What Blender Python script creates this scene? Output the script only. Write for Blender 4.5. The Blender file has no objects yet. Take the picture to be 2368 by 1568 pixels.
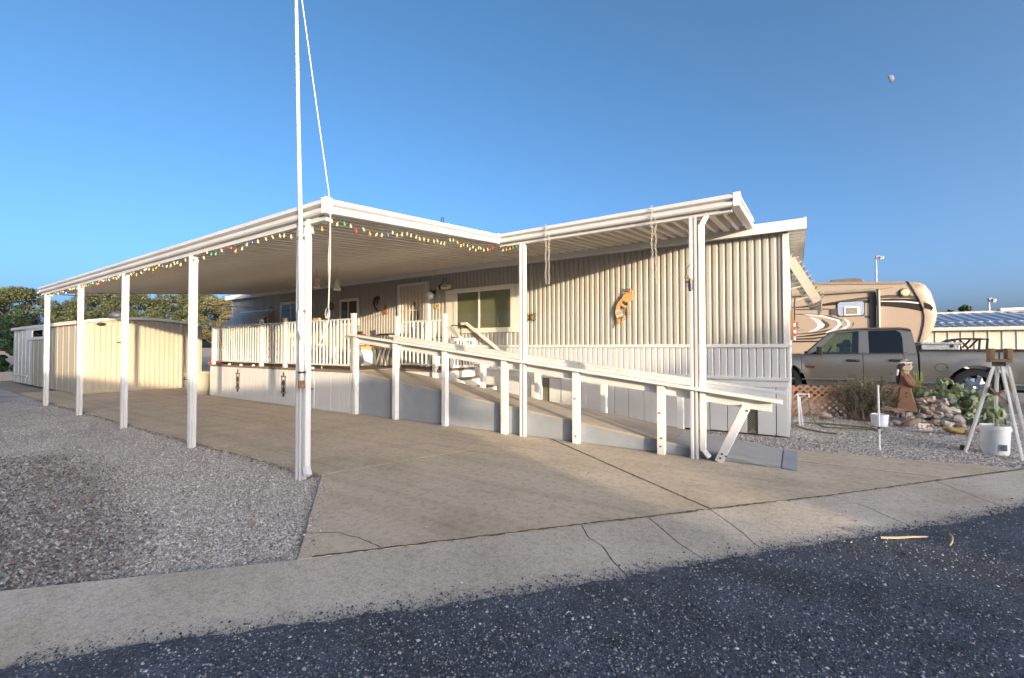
import bpy, bmesh, math, random
import numpy as np
from mathutils import Vector, Matrix

S = bpy.context.scene
COL = S.collection
rnd = random.Random(7)
R = math.radians

# ------------------------------------------------------------------ camera, light, exposure
cam_d = bpy.data.cameras.new('camera')
cam = bpy.data.objects.new('camera', cam_d)
COL.objects.link(cam)
S.camera = cam
cam_d.sensor_width = 36
cam_d.lens = 36 * 1005 / 2367
cam_d.clip_start = 0.05
cam_d.clip_end = 6000
cam.location = (0, 0, 1.3)
YAW, PITCH, ROLL = 0.578, 0.0177, -0.0015
cam.rotation_euler = (Matrix.Rotation(YAW, 3, 'Z') @ Matrix.Rotation(math.pi / 2 + PITCH, 3, 'X') @ Matrix.Rotation(ROLL, 3, 'Z')).to_euler()

SUN = Vector((2.08, -1.0, 0.249)).normalized()      # towards the sun
SUN_EL = math.asin(SUN.z)
SUN_AZ = math.atan2(SUN.x, SUN.y)                    # clockwise from +Y
world = bpy.data.worlds.new('World')
S.world = world
world.use_nodes = True
wn = world.node_tree.nodes
wl = world.node_tree.links
bg = wn['Background']
sky = wn.new('ShaderNodeTexSky')
sky.sky_type = 'NISHITA'
sky.sun_disc = False
sky.sun_elevation = SUN_EL
sky.sun_rotation = SUN_AZ
sky.altitude = 400
sky.air_density = 0.3
sky.dust_density = 7.0
sky.ozone_density = 1.4
hs_ = wn.new('ShaderNodeHueSaturation')
hs_.inputs['Saturation'].default_value = 1.14
hs_.inputs['Hue'].default_value = 0.487
wl.new(sky.outputs[0], hs_.inputs['Color'])
wl.new(hs_.outputs[0], bg.inputs[0])
bg.inputs[1].default_value = 0.15

sd = bpy.data.lights.new('sun', 'SUN')
sd.energy = 2.0
sd.angle = R(0.5)
sd.color = (1.0, 0.80, 0.54)
sun = bpy.data.objects.new('sun', sd)
COL.objects.link(sun)
sun.rotation_euler = SUN.to_track_quat('Z', 'Y').to_euler()
sun.location = (20, -10, 20)

S.view_settings.view_transform = 'Standard'
S.view_settings.look = 'None'
S.view_settings.gamma = 1
S.view_settings.use_curve_mapping = False
S.view_settings.exposure = 2.14
S.cycles.max_bounces = 8
S.cycles.diffuse_bounces = 6
S.cycles.use_denoising = True

# ------------------------------------------------------------------ helpers
def mat(name, col, rough=0.6, metal=0.0, var=0.12, scale=6.0, bump=0.0, bscale=60.0, col2=None, thr=0.55, soft=0.12,
        island=0.0, spec=0.5, fine=0.0, fscale=160.0, coat=0.0, stretch=None, world_co=False, islcols=None, thr_scale=None, streaks=None):
    m = bpy.data.materials.new(name)
    m.use_nodes = True
    nt = m.node_tree
    N, L = nt.nodes, nt.links
    b = N['Principled BSDF']
    b.inputs['Roughness'].default_value = rough
    b.inputs['Metallic'].default_value = metal
    b.inputs['Specular IOR Level'].default_value = spec
    if coat:
        b.inputs['Coat Weight'].default_value = coat
        b.inputs['Coat Roughness'].default_value = 0.08
    if world_co:
        co = N.new('ShaderNodeNewGeometry').outputs['Position']
    else:
        co = N.new('ShaderNodeTexCoord').outputs['Object']
    if stretch:
        mp = N.new('ShaderNodeMapping')
        mp.inputs['Scale'].default_value = stretch
        L.new(co, mp.inputs['Vector'])
        co = mp.outputs['Vector']
    def noise(sc, det=5.0, rg=0.6):
        n = N.new('ShaderNodeTexNoise')
        n.inputs['Scale'].default_value = sc
        n.inputs['Detail'].default_value = det
        n.inputs['Roughness'].default_value = rg
        L.new(co, n.inputs['Vector'])
        return n.outputs['Fac']
    def ramp(fac, a, bb, pa=0.3, pb=0.7):
        r = N.new('ShaderNodeValToRGB')
        r.color_ramp.elements[0].position = pa
        r.color_ramp.elements[1].position = pb
        r.color_ramp.elements[0].color = (*a, 1)
        r.color_ramp.elements[1].color = (*bb, 1)
        L.new(fac, r.inputs['Fac'])
        return r.outputs['Color']
    def mix(kind, fac, a, bb):
        x = N.new('ShaderNodeMix')
        x.data_type = 'RGBA'
        x.blend_type = kind
        if isinstance(fac, float):
            x.inputs[0].default_value = fac
        else:
            L.new(fac, x.inputs[0])
        for i, c in ((6, a), (7, bb)):
            if isinstance(c, tuple):
                x.inputs[i].default_value = (*c, 1)
            else:
                L.new(c, x.inputs[i])
        return x.outputs[2]
    lo = tuple(c * (1 - var) for c in col)
    hi = tuple(min(1, c * (1 + var)) for c in col)
    if islcols:
        g = N.new('ShaderNodeNewGeometry')
        r = N.new('ShaderNodeValToRGB')
        r.color_ramp.interpolation = 'CONSTANT'
        while len(r.color_ramp.elements) < len(islcols):
            r.color_ramp.elements.new(0.5)
        for i, c in enumerate(islcols):
            r.color_ramp.elements[i].position = i / len(islcols)
            r.color_ramp.elements[i].color = (*c, 1)
        L.new(g.outputs['Random Per Island'], r.inputs['Fac'])
        out = r.outputs['Color']
        if var:
            out = mix('MULTIPLY', 1.0, out, ramp(noise(scale), (1 - var,) * 3, (1 + var,) * 3))
    else:
        out = ramp(noise(scale), lo, hi)
    if col2:
        f = ramp(noise(thr_scale or scale * 0.6, 8.0, 0.68), (0, 0, 0), (1, 1, 1), thr - soft, thr + soft)
        out = mix('MIX', f, out, col2)
    for (rot, sx_, sy_, amt, lo_) in (streaks or []):
        mp2 = N.new('ShaderNodeMapping')
        mp2.inputs['Rotation'].default_value = (0, 0, rot)
        mp2.inputs['Scale'].default_value = (sx_, sy_, 1)
        L.new(co, mp2.inputs['Vector'])
        nz = N.new('ShaderNodeTexNoise')
        nz.inputs['Scale'].default_value = 1.0
        nz.inputs['Detail'].default_value = 4.0
        L.new(mp2.outputs[0], nz.inputs['Vector'])
        out = mix('MULTIPLY', amt, out, ramp(nz.outputs['Fac'], (lo_, lo_ * .97, lo_ * .93), (1, 1, 1), 0.36, 0.52))
    if island:
        g = N.new('ShaderNodeNewGeometry')
        out = mix('MULTIPLY', 1.0, out, ramp(g.outputs['Random Per Island'], (1 - island,) * 3, (1 + island,) * 3, 0.0, 1.0))
    if fine:
        out = mix('MULTIPLY', 1.0, out, ramp(noise(fscale, 2.0), (1 - fine,) * 3, (1 + fine,) * 3, 0.35, 0.65))
    L.new(out, b.inputs['Base Color'])
    if bump:
        bn = N.new('ShaderNodeBump')
        bn.inputs['Strength'].default_value = bump
        bn.inputs['Distance'].default_value = 0.01
        L.new(noise(bscale, 6.0), bn.inputs['Height'])
        L.new(bn.outputs['Normal'], b.inputs['Normal'])
    return m

def glass(name, tint=(0.8, 0.85, 0.85), see=0.55, rough=0.02):
    m = bpy.data.materials.new(name)
    m.use_nodes = True
    N, L = m.node_tree.nodes, m.node_tree.links
    N.remove(N['Principled BSDF'])
    out = N['Material Output']
    tr = N.new('ShaderNodeBsdfTransparent')
    tr.inputs[0].default_value = (*[c * see for c in tint], 1)
    gl = N.new('ShaderNodeBsdfGlossy')
    gl.inputs['Roughness'].default_value = rough
    lw = N.new('ShaderNodeLayerWeight')
    lw.inputs[0].default_value = 0.5
    pw_ = N.new('ShaderNodeMath')
    pw_.operation = 'POWER'
    pw_.inputs[1].default_value = 4.0
    L.new(lw.outputs['Facing'], pw_.inputs[0])
    fr = N.new('ShaderNodeMath')
    fr.operation = 'MULTIPLY_ADD'
    fr.inputs[1].default_value = 0.85
    fr.inputs[2].default_value = 0.06
    L.new(pw_.outputs[0], fr.inputs[0])
    mx = N.new('ShaderNodeMixShader')
    L.new(fr.outputs[0], mx.inputs[0])
    L.new(tr.outputs[0], mx.inputs[1])
    L.new(gl.outputs[0], mx.inputs[2])
    L.new(mx.outputs[0], out.inputs[0])
    return m

class MB:
    def __init__(s):
        s.v = []
        s.f = []
    def add(s, vs, fs):
        o = len(s.v)
        s.v += [tuple(v) for v in vs]
        s.f += [tuple(i + o for i in f) for f in fs]
        return s
    def box(s, x0, x1, y0, y1, z0, z1):
        return s.add([(x0, y0, z0), (x1, y0, z0), (x1, y1, z0), (x0, y1, z0), (x0, y0, z1), (x1, y0, z1), (x1, y1, z1), (x0, y1, z1)],
                     [(0, 3, 2, 1), (4, 5, 6, 7), (0, 1, 5, 4), (1, 2, 6, 5), (2, 3, 7, 6), (3, 0, 4, 7)])
    def bar(s, p, q, w, h, up=(0, 0, 1)):
        p, q = Vector(p), Vector(q)
        d = (q - p).normalized()
        u = Vector(up)
        sd_ = d.cross(u)
        if sd_.length < 1e-4:
            sd_ = d.cross(Vector((1, 0, 0)))
        sd_.normalize()
        u = sd_.cross(d)
        a, b = sd_ * (w / 2), u * (h / 2)
        vs = [p - a - b, p + a - b, p + a + b, p - a + b, q - a - b, q + a - b, q + a + b, q - a + b]
        return s.add(vs, [(0, 3, 2, 1), (4, 5, 6, 7), (0, 1, 5, 4), (1, 2, 6, 5), (2, 3, 7, 6), (3, 0, 4, 7)])
    def prism(s, poly, ax, a, b):
        n = len(poly)
        area = sum(poly[i][0] * poly[(i + 1) % n][1] - poly[(i + 1) % n][0] * poly[i][1] for i in range(n))
        if area < 0:
            poly = poly[::-1]
        if ax == 'z':
            mk = lambda p, t: (p[0], p[1], t)
        elif ax == 'y':
            mk = lambda p, t: (p[0], t, p[1])
        else:
            mk = lambda p, t: (t, p[0], p[1])
        vs = [mk(p, a) for p in poly] + [mk(p, b) for p in poly]
        fl = ax == 'y'
        fs = [tuple(range(n))[::-1], tuple(range(n, 2 * n))] + [(i, (i + 1) % n, n + (i + 1) % n, n + i) for i in range(n)]
        if fl:
            fs = [f[::-1] for f in fs]
        if b < a:
            fs = [f[::-1] for f in fs]
        return s.add(vs, fs)
    def tube(s, pts, r, n=8, caps=True):
        pts = [Vector(p) for p in pts]
        rs = r if isinstance(r, (list, tuple)) else [r] * len(pts)
        o = len(s.v)
        pu = None
        for i, p in enumerate(pts):
            d = (pts[min(i + 1, len(pts) - 1)] - pts[max(i - 1, 0)])
            d = d.normalized() if d.length > 1e-9 else Vector((0, 0, 1))
            u = pu - d * pu.dot(d) if pu else Vector((0, 0, 1)) - d * d.z
            if u.length < 1e-3:
                u = Vector((1, 0, 0)) - d * d.x
            u.normalize()
            pu = u
            w = d.cross(u)
            for k in range(n):
                t = 2 * math.pi * k / n
                s.v.append(tuple(p + (u * math.cos(t) + w * math.sin(t)) * rs[i]))
        for i in range(len(pts) - 1):
            for k in range(n):
                a, b = o + i * n + k, o + i * n + (k + 1) % n
                s.f.append((a, a + n, b + n, b)[::-1])
        if caps:
            s.f.append(tuple(o + k for k in range(n))[::-1])
            e = o + (len(pts) - 1) * n
            s.f.append(tuple(e + k for k in range(n)))
        return s
    def lathe(s, prof, c, ax='z', n=20, caps=True):
        o = len(s.v)
        c = Vector(c)
        for r, h in prof:
            for k in range(n):
                t = 2 * math.pi * k / n
                a, b = r * math.cos(t), r * math.sin(t)
                p = {'z': (a, b, h), 'y': (a, h, -b), 'x': (h, a, b)}[ax]
                s.v.append(tuple(c + Vector(p)))
        for i in range(len(prof) - 1):
            for k in range(n):
                a, b = o + i * n + k, o + i * n + (k + 1) % n
                s.f.append((a, b, b + n, a + n))
        if caps and prof[0][0] > 1e-4:
            s.f.append(tuple(o + k for k in range(n))[::-1])
        if caps and prof[-1][0] > 1e-4:
            e = o + (len(prof) - 1) * n
            s.f.append(tuple(e + k for k in range(n)))
        return s
    def blob(s, c, r, seed=0, amp=0.2, nu=10, nv=7, flat=None):
        g = random.Random(seed)
        ph = [(g.uniform(1, 4), g.uniform(0, 6.3), g.uniform(1, 4), g.uniform(0, 6.3)) for _ in range(4)]
        o = len(s.v)
        for j in range(nv + 1):
            th = math.pi * j / nv
            for i in range(nu):
                p = 2 * math.pi * i / nu
                k = 1 + amp * sum(math.sin(a * math.cos(p) * math.sin(th) * 1.3 + b) * math.cos(c2 * math.cos(th) + d) for a, b, c2, d in ph) / 2
                z = math.cos(th)
                s.v.append((c[0] + r[0] * k * math.sin(th) * math.cos(p), c[1] + r[1] * k * math.sin(th) * math.sin(p), c[2] + r[2] * k * z))
        for j in range(nv):
            for i in range(nu):
                a, b = o + j * nu + i, o + j * nu + (i + 1) % nu
                s.f.append((a, a + nu, b + nu, b))
        return s
    def mesh(s, name, m=None, off=(0, 0, 0), smooth=False, bevel=0.0, seg=2):
        me = bpy.data.meshes.new(name)
        o = Vector(off)
        me.from_pydata([tuple(Vector(v) - o) for v in s.v], [], s.f)
        if bevel:
            bm = bmesh.new()
            bm.from_mesh(me)
            bmesh.ops.remove_doubles(bm, verts=bm.verts, dist=1e-5)
            ed = [e for e in bm.edges if len(e.link_faces) == 2 and e.calc_face_angle(0) > 0.35]
            bmesh.ops.bevel(bm, geom=ed, offset=bevel, segments=seg, affect='EDGES', profile=0.5)
            bm.to_mesh(me)
            bm.free()
        if m:
            me.materials.append(m)
        if smooth:
            me.polygons.foreach_set('use_smooth', [True] * len(me.polygons))
            try:
                me.set_sharp_from_angle(angle=R(40))
            except Exception:
                pass
        me.update()
        return me

ORG = {}
def link(name, data):
    o = bpy.data.objects.new(name, data)
    COL.objects.link(o)
    return o
def root(name, label, cat, loc=(0, 0, 0), group=None, kind=None):
    o = link(name, None)
    o.location = loc
    o.empty_display_size = 0.2
    if label: o['label'] = label
    if cat: o['category'] = cat
    if group: o['group'] = group
    if kind: o['kind'] = kind
    ORG[o.name] = Vector(loc)
    return o
def part(name, mb, m, parent, smooth=False, bevel=0.0, label=None, kind=None, seg=2):
    """a mesh part, given in world coordinates, under its thing (or under a part of it)"""
    og = ORG[parent.name]
    o = link(name, mb.mesh(name, m, og, smooth, bevel, seg))
    o.parent = parent
    ORG[o.name] = og
    if label: o['label'] = label
    if kind: o['kind'] = kind
    return o
def inst(name, me, parent, loc, rot=(0, 0, 0), scale=None):
    """one more piece that shares a mesh"""
    o = link(name, me)
    o.parent = parent
    o.location = Vector(loc) - ORG[parent.name]
    o.rotation_euler = rot
    if scale: o.scale = scale
    ORG[o.name] = Vector(loc)
    return o
def solo(name, mb, m, label=None, cat=None, group=None, kind=None, smooth=False, bevel=0.0, loc=(0, 0, 0)):
    o = link(name, mb.mesh(name, m, loc, smooth, bevel))
    o.location = loc
    if label: o['label'] = label
    if cat: o['category'] = cat
    if group: o['group'] = group
    if kind: o['kind'] = kind
    ORG[o.name] = Vector(loc)
    return o
def copy_tree(o, parent=None):
    c = o.copy()
    COL.objects.link(c)
    if parent is not None:
        c.parent = parent
    for ch in list(o.children):
        copy_tree(ch, c)
    return c
def text_mb(txt, size, place, depth=0.004, shear=0.0, align='LEFT'):
    """lettering as geometry; place maps (u, v, depth) to world"""
    cu = bpy.data.curves.new('lettering', 'FONT')
    cu.body = txt
    cu.size = size
    cu.shear = shear
    cu.align_x = align
    ob = bpy.data.objects.new('lettering', cu)
    COL.objects.link(ob)
    dg = bpy.context.evaluated_depsgraph_get()
    me = bpy.data.meshes.new_from_object(ob.evaluated_get(dg))
    mb = MB()
    mb.add([place(v.co.x, v.co.y, depth) for v in me.vertices], [tuple(p.vertices) for p in me.polygons])
    bpy.data.objects.remove(ob)
    bpy.data.meshes.remove(me)
    return mb
def arc(cx, cy, r, a0, a1, n):
    return [(cx + r * math.cos(R(a0 + (a1 - a0) * i / n)), cy + r * math.sin(R(a0 + (a1 - a0) * i / n))) for i in range(n + 1)]

# ------------------------------------------------------------------ materials
WHITE = mat('white_paint', (0.60, 0.60, 0.585), 0.45, var=0.04, scale=3, fine=0.03, streaks=[(0, 6, 6, 0.14, 0.80), (0, 1.1, 1.1, 0.35, 0.86)])
WHITE_WOOD = mat('white_painted_wood', (0.59, 0.59, 0.575), 0.6, var=0.05, scale=5, bump=0.15, bscale=40, col2=(0.55, 0.52, 0.48), thr=0.72, soft=0.05, stretch=(1, 1, 1), streaks=[(0, 6, 6, 0.14, 0.80), (0, 1.1, 1.1, 0.35, 0.86)])
GUTTER = mat('white_aluminium', (0.48, 0.48, 0.48), 0.35, var=0.05, scale=2, col2=(0.58, 0.56, 0.52), thr=0.68, soft=0.1, streaks=[(0, 6, 6, 0.14, 0.80), (0, 1.1, 1.1, 0.35, 0.86)])
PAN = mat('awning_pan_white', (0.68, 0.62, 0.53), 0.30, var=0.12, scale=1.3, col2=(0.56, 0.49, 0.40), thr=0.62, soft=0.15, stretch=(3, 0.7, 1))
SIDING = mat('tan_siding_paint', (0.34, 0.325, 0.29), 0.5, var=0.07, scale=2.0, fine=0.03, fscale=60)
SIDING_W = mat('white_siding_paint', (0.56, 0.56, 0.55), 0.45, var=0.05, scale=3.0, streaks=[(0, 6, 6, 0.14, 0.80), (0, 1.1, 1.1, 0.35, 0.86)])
SKIRT = mat('white_skirting', (0.58, 0.58, 0.565), 0.5, var=0.06, scale=3.0, col2=(0.50, 0.47, 0.42), thr=0.74, soft=0.08, streaks=[(0, 6, 6, 0.14, 0.80), (0, 1.1, 1.1, 0.35, 0.86)])
CREAM = mat('cream_trim', (0.64, 0.60, 0.52), 0.5, var=0.05)
RAMPGREY = mat('grey_ramp_paint', (0.235, 0.255, 0.28), 0.7, var=0.10, scale=3, bump=0.2, bscale=30, col2=(0.26, 0.25, 0.24), thr=0.66, soft=0.1)
RAMPTOP = mat('worn_ramp_boards', (0.33, 0.29, 0.24), 0.8, var=0.15, scale=3, bump=0.3, bscale=50, stretch=(1, 6, 1), col2=(0.24, 0.18, 0.12), thr=0.66, soft=0.12)
DECKF = mat('brown_deck_boards', (0.17, 0.13, 0.10), 0.85, var=0.2, scale=4, bump=0.3)
CONC = mat('driveway_concrete', (0.575, 0.48, 0.365), 0.85, var=0.10, scale=0.9, bump=0.25, bscale=90, col2=(0.40, 0.335, 0.245), thr=0.56, soft=0.2, fine=0.10, fscale=120, world_co=True, streaks=[(R(8), 0.22, 5.5, 0.45, 0.78), (0, 0.55, 0.55, 0.6, 0.80), (0, 1.7, 1.7, 0.5, 0.82), (0, 16, 16, 0.45, 0.66), (0, 45, 45, 0.4, 0.72)])
CURB = mat('curb_concrete', (0.55, 0.485, 0.40), 0.9, var=0.10, scale=1.4, bump=0.5, bscale=120, col2=(0.44, 0.36, 0.26), thr=0.66, soft=0.16, fine=0.2, fscale=170, world_co=True, streaks=[(R(-49), 0.5, 4, 0.35, 0.87), (0, 0.7, 0.7, 0.6, 0.84), (0, 2.6, 2.6, 0.4, 0.84), (0, 22, 22, 0.45, 0.64), (0, 60, 60, 0.5, 0.66)])
ASPH = mat('asphalt', (0.06, 0.069, 0.092), 0.75, var=0.35, scale=5, bump=1.0, bscale=110, fine=0.5, fscale=130, world_co=True, streaks=[(R(-49), 0.5, 3, 0.8, 0.6), (0, 1.5, 1.5, 0.6, 0.65)])
GRAVEL = mat('gravel_bed', (0.36, 0.335, 0.31), 0.95, var=0.25, scale=1.2, bump=1.0, bscale=55, fine=0.45, fscale=60, world_co=True)
DIRT = mat('desert_ground', (0.30, 0.24, 0.19), 0.95, var=0.2, scale=0.4, bump=0.6, bscale=20, fine=0.25, fscale=20, world_co=True)
STONES = mat('gravel_stones', (0.4, 0.36, 0.34), 0.9, var=0.0, islcols=[(0.50, 0.46, 0.41), (0.34, 0.30, 0.25), (0.60, 0.56, 0.51), (0.43, 0.38, 0.33), (0.20, 0.17, 0.14), (0.53, 0.47, 0.39), (0.47, 0.45, 0.43), (0.66, 0.62, 0.56), (0.30, 0.23, 0.18)])
STONES_D = mat('dark_gravel_stones', (0.2, 0.17, 0.15), 0.9, var=0.0, islcols=[(0.19, 0.165, 0.14), (0.09, 0.078, 0.068), (0.32, 0.29, 0.26), (0.24, 0.205, 0.175), (0.46, 0.43, 0.39), (0.13, 0.11, 0.10), (0.24, 0.165, 0.13), (0.36, 0.34, 0.31)])
CHIPS = mat('asphalt_chips', (0.4, 0.4, 0.4), 0.8, var=0.0, islcols=[(0.05, 0.056, 0.072), (0.075, 0.083, 0.105), (0.24, 0.245, 0.26), (0.022, 0.025, 0.033), (0.10, 0.11, 0.135), (0.14, 0.15, 0.17), (0.035, 0.04, 0.05), (0.46, 0.46, 0.47), (0.03, 0.034, 0.045), (0.10, 0.105, 0.12), (0.30, 0.27, 0.25), (0.26, 0.265, 0.28)])
BLACK = mat('black_iron', (0.022, 0.02, 0.018), 0.5, var=0.2)
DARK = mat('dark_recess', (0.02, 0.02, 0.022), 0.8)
RUBBER = mat('tyre_rubber', (0.022, 0.022, 0.023), 0.85, var=0.2, bump=0.3)
BLIND = mat('window_blind', (0.34, 0.30, 0.21), 0.6, var=0.05)
ROOMDARK = mat('room_interior', (0.06, 0.055, 0.045), 0.9, var=0.4, scale=1.5)
PANE = glass('window_pane', (.92, 1, .9), see=0.85)
TINT = glass('tinted_glass', (0.30, 0.34, 0.40), see=0.45)
CARGLASS = glass('car_glass', (0.75, 0.85, 0.75), see=0.85)
CORTEN = mat('rust_brown_metal', (0.20, 0.10, 0.06), 0.75, var=0.2, scale=9, bump=0.2)
COPPER = mat('orange_terracotta_paint', (0.50, 0.29, 0.125), 0.6, var=0.06)
TURQ = mat('turquoise_paint', (0.12, 0.42, 0.38), 0.6)
WOODTAN = mat('tan_wood', (0.48, 0.30, 0.14), 0.7, var=0.2, scale=6, stretch=(8, 8, 1))
RED = mat('red_paint', (0.45, 0.04, 0.03), 0.45)
SHEDP = mat('cream_shed_paint', (0.40, 0.355, 0.275), 0.5, var=0.06, scale=2)
SHEDR = mat('shed_roof', (0.45, 0.42, 0.38), 0.6, var=0.1)
LEAF = mat('mesquite_leaf', (0.055, 0.065, 0.026), 0.7, var=0.15, island=0.45, scale=0.8)
LEAF_SUN = mat('yellow_green_leaf', (0.10, 0.09, 0.04), 0.7, var=0.15, island=0.4, scale=0.8)  # yellow of the low sun painted into the leaf colour
LEAF3 = mat('dark_green_leaf', (0.035, 0.07, 0.03), 0.7, var=0.15, island=0.5, scale=0.8)
BARK = mat('bark', (0.10, 0.075, 0.055), 0.9, var=0.25, bump=0.6)
TWIG = mat('dry_twig', (0.26, 0.20, 0.14), 0.9, var=0.25, island=0.4)
SHRUBL = mat('dry_shrub_leaf', (0.12, 0.125, 0.07), 0.85, island=0.55, var=0.2)
CACT = mat('cactus_pad', (0.23, 0.27, 0.13), 0.6, var=0.18, scale=7, island=0.0, bump=0.5, bscale=70)
PALEST = mat('pale_yellow_stem', (0.28, 0.30, 0.10), 0.7, var=0.2)
TRUCK = mat('taupe_car_paint', (0.24, 0.215, 0.175), 0.32, metal=0.55, var=0.03, coat=0.6)
CHROME = mat('chrome', (0.7, 0.7, 0.7), 0.12, metal=1.0, var=0.02)
DIAMOND = mat('diamond_plate', (0.55, 0.54, 0.5), 0.35, metal=0.9, var=0.2, scale=40, bump=0.8, bscale=60)
RVTAN = mat('rv_tan', (0.345, 0.27, 0.205), 0.35, var=0.03, coat=0.3)
RVCAP = mat('rv_cap_tan', (0.32, 0.25, 0.19), 0.25, var=0.04, coat=0.5)
RVGREY = mat('rv_grey_decal', (0.085, 0.075, 0.065), 0.8, spec=.1)
RVDARK = mat('rv_dark_decal', (0.03, 0.026, 0.022), 0.8, spec=.1)
RVWHITE = mat('rv_white_decal', (0.78, 0.74, 0.70), 0.4)
SILVER = mat('silver_sunshade', (0.42, 0.47, 0.60), 0.35, metal=0.4, var=0.25, scale=8, stretch=(1, 1, 6))
PLASTIC = mat('white_plastic', (0.74, 0.74, 0.72), 0.4, var=0.04)
BROWNLAT = mat('brown_lattice', (0.34, 0.17, 0.075), 0.7, var=0.15)
ROCK = mat('garden_rock', (0.32, 0.265, 0.215), 0.9, var=0.25, scale=9, bump=0.8, bscale=25, col2=(0.30, 0.28, 0.27), thr=0.55, soft=0.1)
ROCKP = mat('pink_rock', (0.37, 0.275, 0.23), 0.9, var=0.25, scale=9, bump=0.8, bscale=25)
ROCKY = mat('ochre_rock', (0.32, 0.22, 0.085), 0.9, var=0.2, scale=9, bump=0.6, bscale=25, col2=(0.25, 0.2, 0.14), thr=0.62, soft=0.05)
DRIFT = mat('driftwood_grey', (0.30, 0.23, 0.18), 0.9, var=0.25, scale=5, bump=0.6, stretch=(2, 2, 8))
RUSTY = mat('rusty_white_tin', (0.70, 0.66, 0.58), 0.6, var=0.08, scale=6, col2=(0.28, 0.10, 0.03), thr=0.53, soft=0.04, thr_scale=14)
HOSE = mat('green_hose', (0.14, 0.12, 0.06), 0.6, var=0.2)
CANGREY = mat('khaki_plastic', (0.30, 0.28, 0.22), 0.55, var=0.05)
ROPE = mat('rope', (0.48, 0.45, 0.41), 0.85, var=0.1)
POLE = mat('white_pipe', (0.56, 0.54, 0.50), 0.4, var=0.08, scale=4, col2=(0.34, 0.22, 0.14), thr=0.71, soft=0.04, thr_scale=9)
BROOF = mat('blue_white_metal_roof', (0.36, 0.38, 0.43), 0.35, metal=0.3, var=0.06)
BWALL = mat('white_metal_wall', (0.50, 0.46, 0.40), 0.5, var=0.06)
NEIGH = mat('neighbour_siding', (0.55, 0.50, 0.43), 0.6, var=0.05)
TEAL = mat('teal_cushion', (0.17, 0.22, 0.21), 0.8, var=0.25, scale=8)
MOONM = mat('moon_grey', (0.12, 0.14, 0.18), 0.9, var=0.12, scale=0.06)
# ------------------------------------------------------------------ ground, road, kerb strip, driveway
g = MB().box(-900, 900, -900, 900, -0.6, -0.05)
solo('ground', g, DIRT, kind='structure')

JOINT = [(-14, -9.9), (-8, -4.2), (-3.6, 0.45), (-2.55, 1.55), (-1.95, 2.24), (-1.33, 2.95), (-0.58, 3.79), (0.24, 4.70), (1.18, 5.84), (2.01, 6.82), (4.2, 9.5), (9.5, 16.0), (20, 29)]
EDGE = [(-13.2, -10.6), (-7.1, -4.3), (-2.72, 0.36), (-2.18, 0.93), (-1.73, 1.42), (-1.24, 1.95), (-0.72, 2.53), (-0.11, 3.25), (0.63, 4.08), (1.52, 5.17), (3.4, 7.45), (8.9, 14.3), (20, 27.6)]
def ypol(poly, x):
    for (a, b), (c, d) in zip(poly, poly[1:]):
        if a <= x <= c:
            return b + (d - b) * (x - a) / (c - a)
    return poly[-1][1]

# asphalt with a ragged edge lapping the concrete
ex = np.arange(-13.2, 20, 0.035)
rg = random.Random(3)
edge = []
j = 0
for x in ex:
    j = 0.7 * j + 0.3 * rg.uniform(-0.05, 0.05)
    edge.append((x + j * 0.7 + rg.uniform(-.006, .006), ypol(EDGE, x) - j * 0.7 + rg.uniform(-.006, .006)))
rv = [(p[0], p[1], 0.004) for p in edge] + [(p[0] + 5.6, p[1] - 5.0, 0.0) for p in edge]
n = len(edge)
m_ = MB().add(rv, [(i, i + n, i + n + 1, i + 1) for i in range(n - 1)])
solo('road', m_, ASPH, kind='structure')
far = MB()
far.prism([(x + 5.6, y - 5.0) for x, y in EDGE] + [(x + 6.4, y - 5.7) for x, y in reversed(EDGE)], 'z', -0.1, 0.006)
solo('far_kerb', far, CURB, kind='structure')

# concrete edge strip, broken where the photo shows the cracks
cracks = [
    [(-2.10, 2.08), (-1.95, 1.93), (-1.80, 1.70), (-1.62, 1.50)],
    [(-1.32, 2.95), (-1.20, 2.79), (-1.07, 2.72), (-0.95, 2.57), (-0.79, 2.42)],
    [(-0.95, 3.36), (-0.86, 3.26), (-0.67, 3.04), (-0.43, 2.84)],
    [(-0.58, 3.79), (-0.42, 3.58), (-0.31, 3.42), (-0.24, 3.29), (-0.11, 3.2)],
    [(0.24, 4.70), (0.45, 4.57), (0.58, 4.37), (0.74, 4.17)],
    [(1.12, 5.76), (1.30, 5.34), (1.47, 5.02)],
    [(1.80, 6.57), (2.1, 6.35), (2.35, 6.10)],
]
cracks = cracks[1:]
strip = root('concrete_edge_strip', '', '', kind='structure')
del strip['kind']; strip['kind'] = 'structure'
def between(poly, xa, xb):
    return [p for p in poly if xa + 0.02 < p[0] < xb - 0.02]
def inner(x, off=0.10):
    return (x + off * .75, ypol(EDGE, x) - off * .66)
secs = [None] + cracks + [None]
for a, b in zip(secs, secs[1:]):
    top0 = a[0] if a else JOINT[0]
    top1 = b[0] if b else JOINT[-1]
    bot0 = a[-1] if a else EDGE[0]
    bot1 = b[-1] if b else EDGE[-1]
    poly = []
    if a: poly += [(p[0] + .0035, p[1] + .0035) for p in reversed(a)]
    else: poly += [EDGE[0], JOINT[0]]
    poly += between(JOINT, top0[0], top1[0])
    if b: poly += [(p[0] - .0035, p[1] - .0035) for p in b]
    else: poly += [JOINT[-1], EDGE[-1]]
    lo = [p for p in EDGE if bot0[0] + 0.02 < p[0] < bot1[0] - 0.02]
    poly += [(p[0] + .09, p[1] - .08) for p in reversed(lo)]
    mb = MB().prism(poly, 'z', -0.12, -0.003)
    part('strip_section', mb, CURB, strip)

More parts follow.
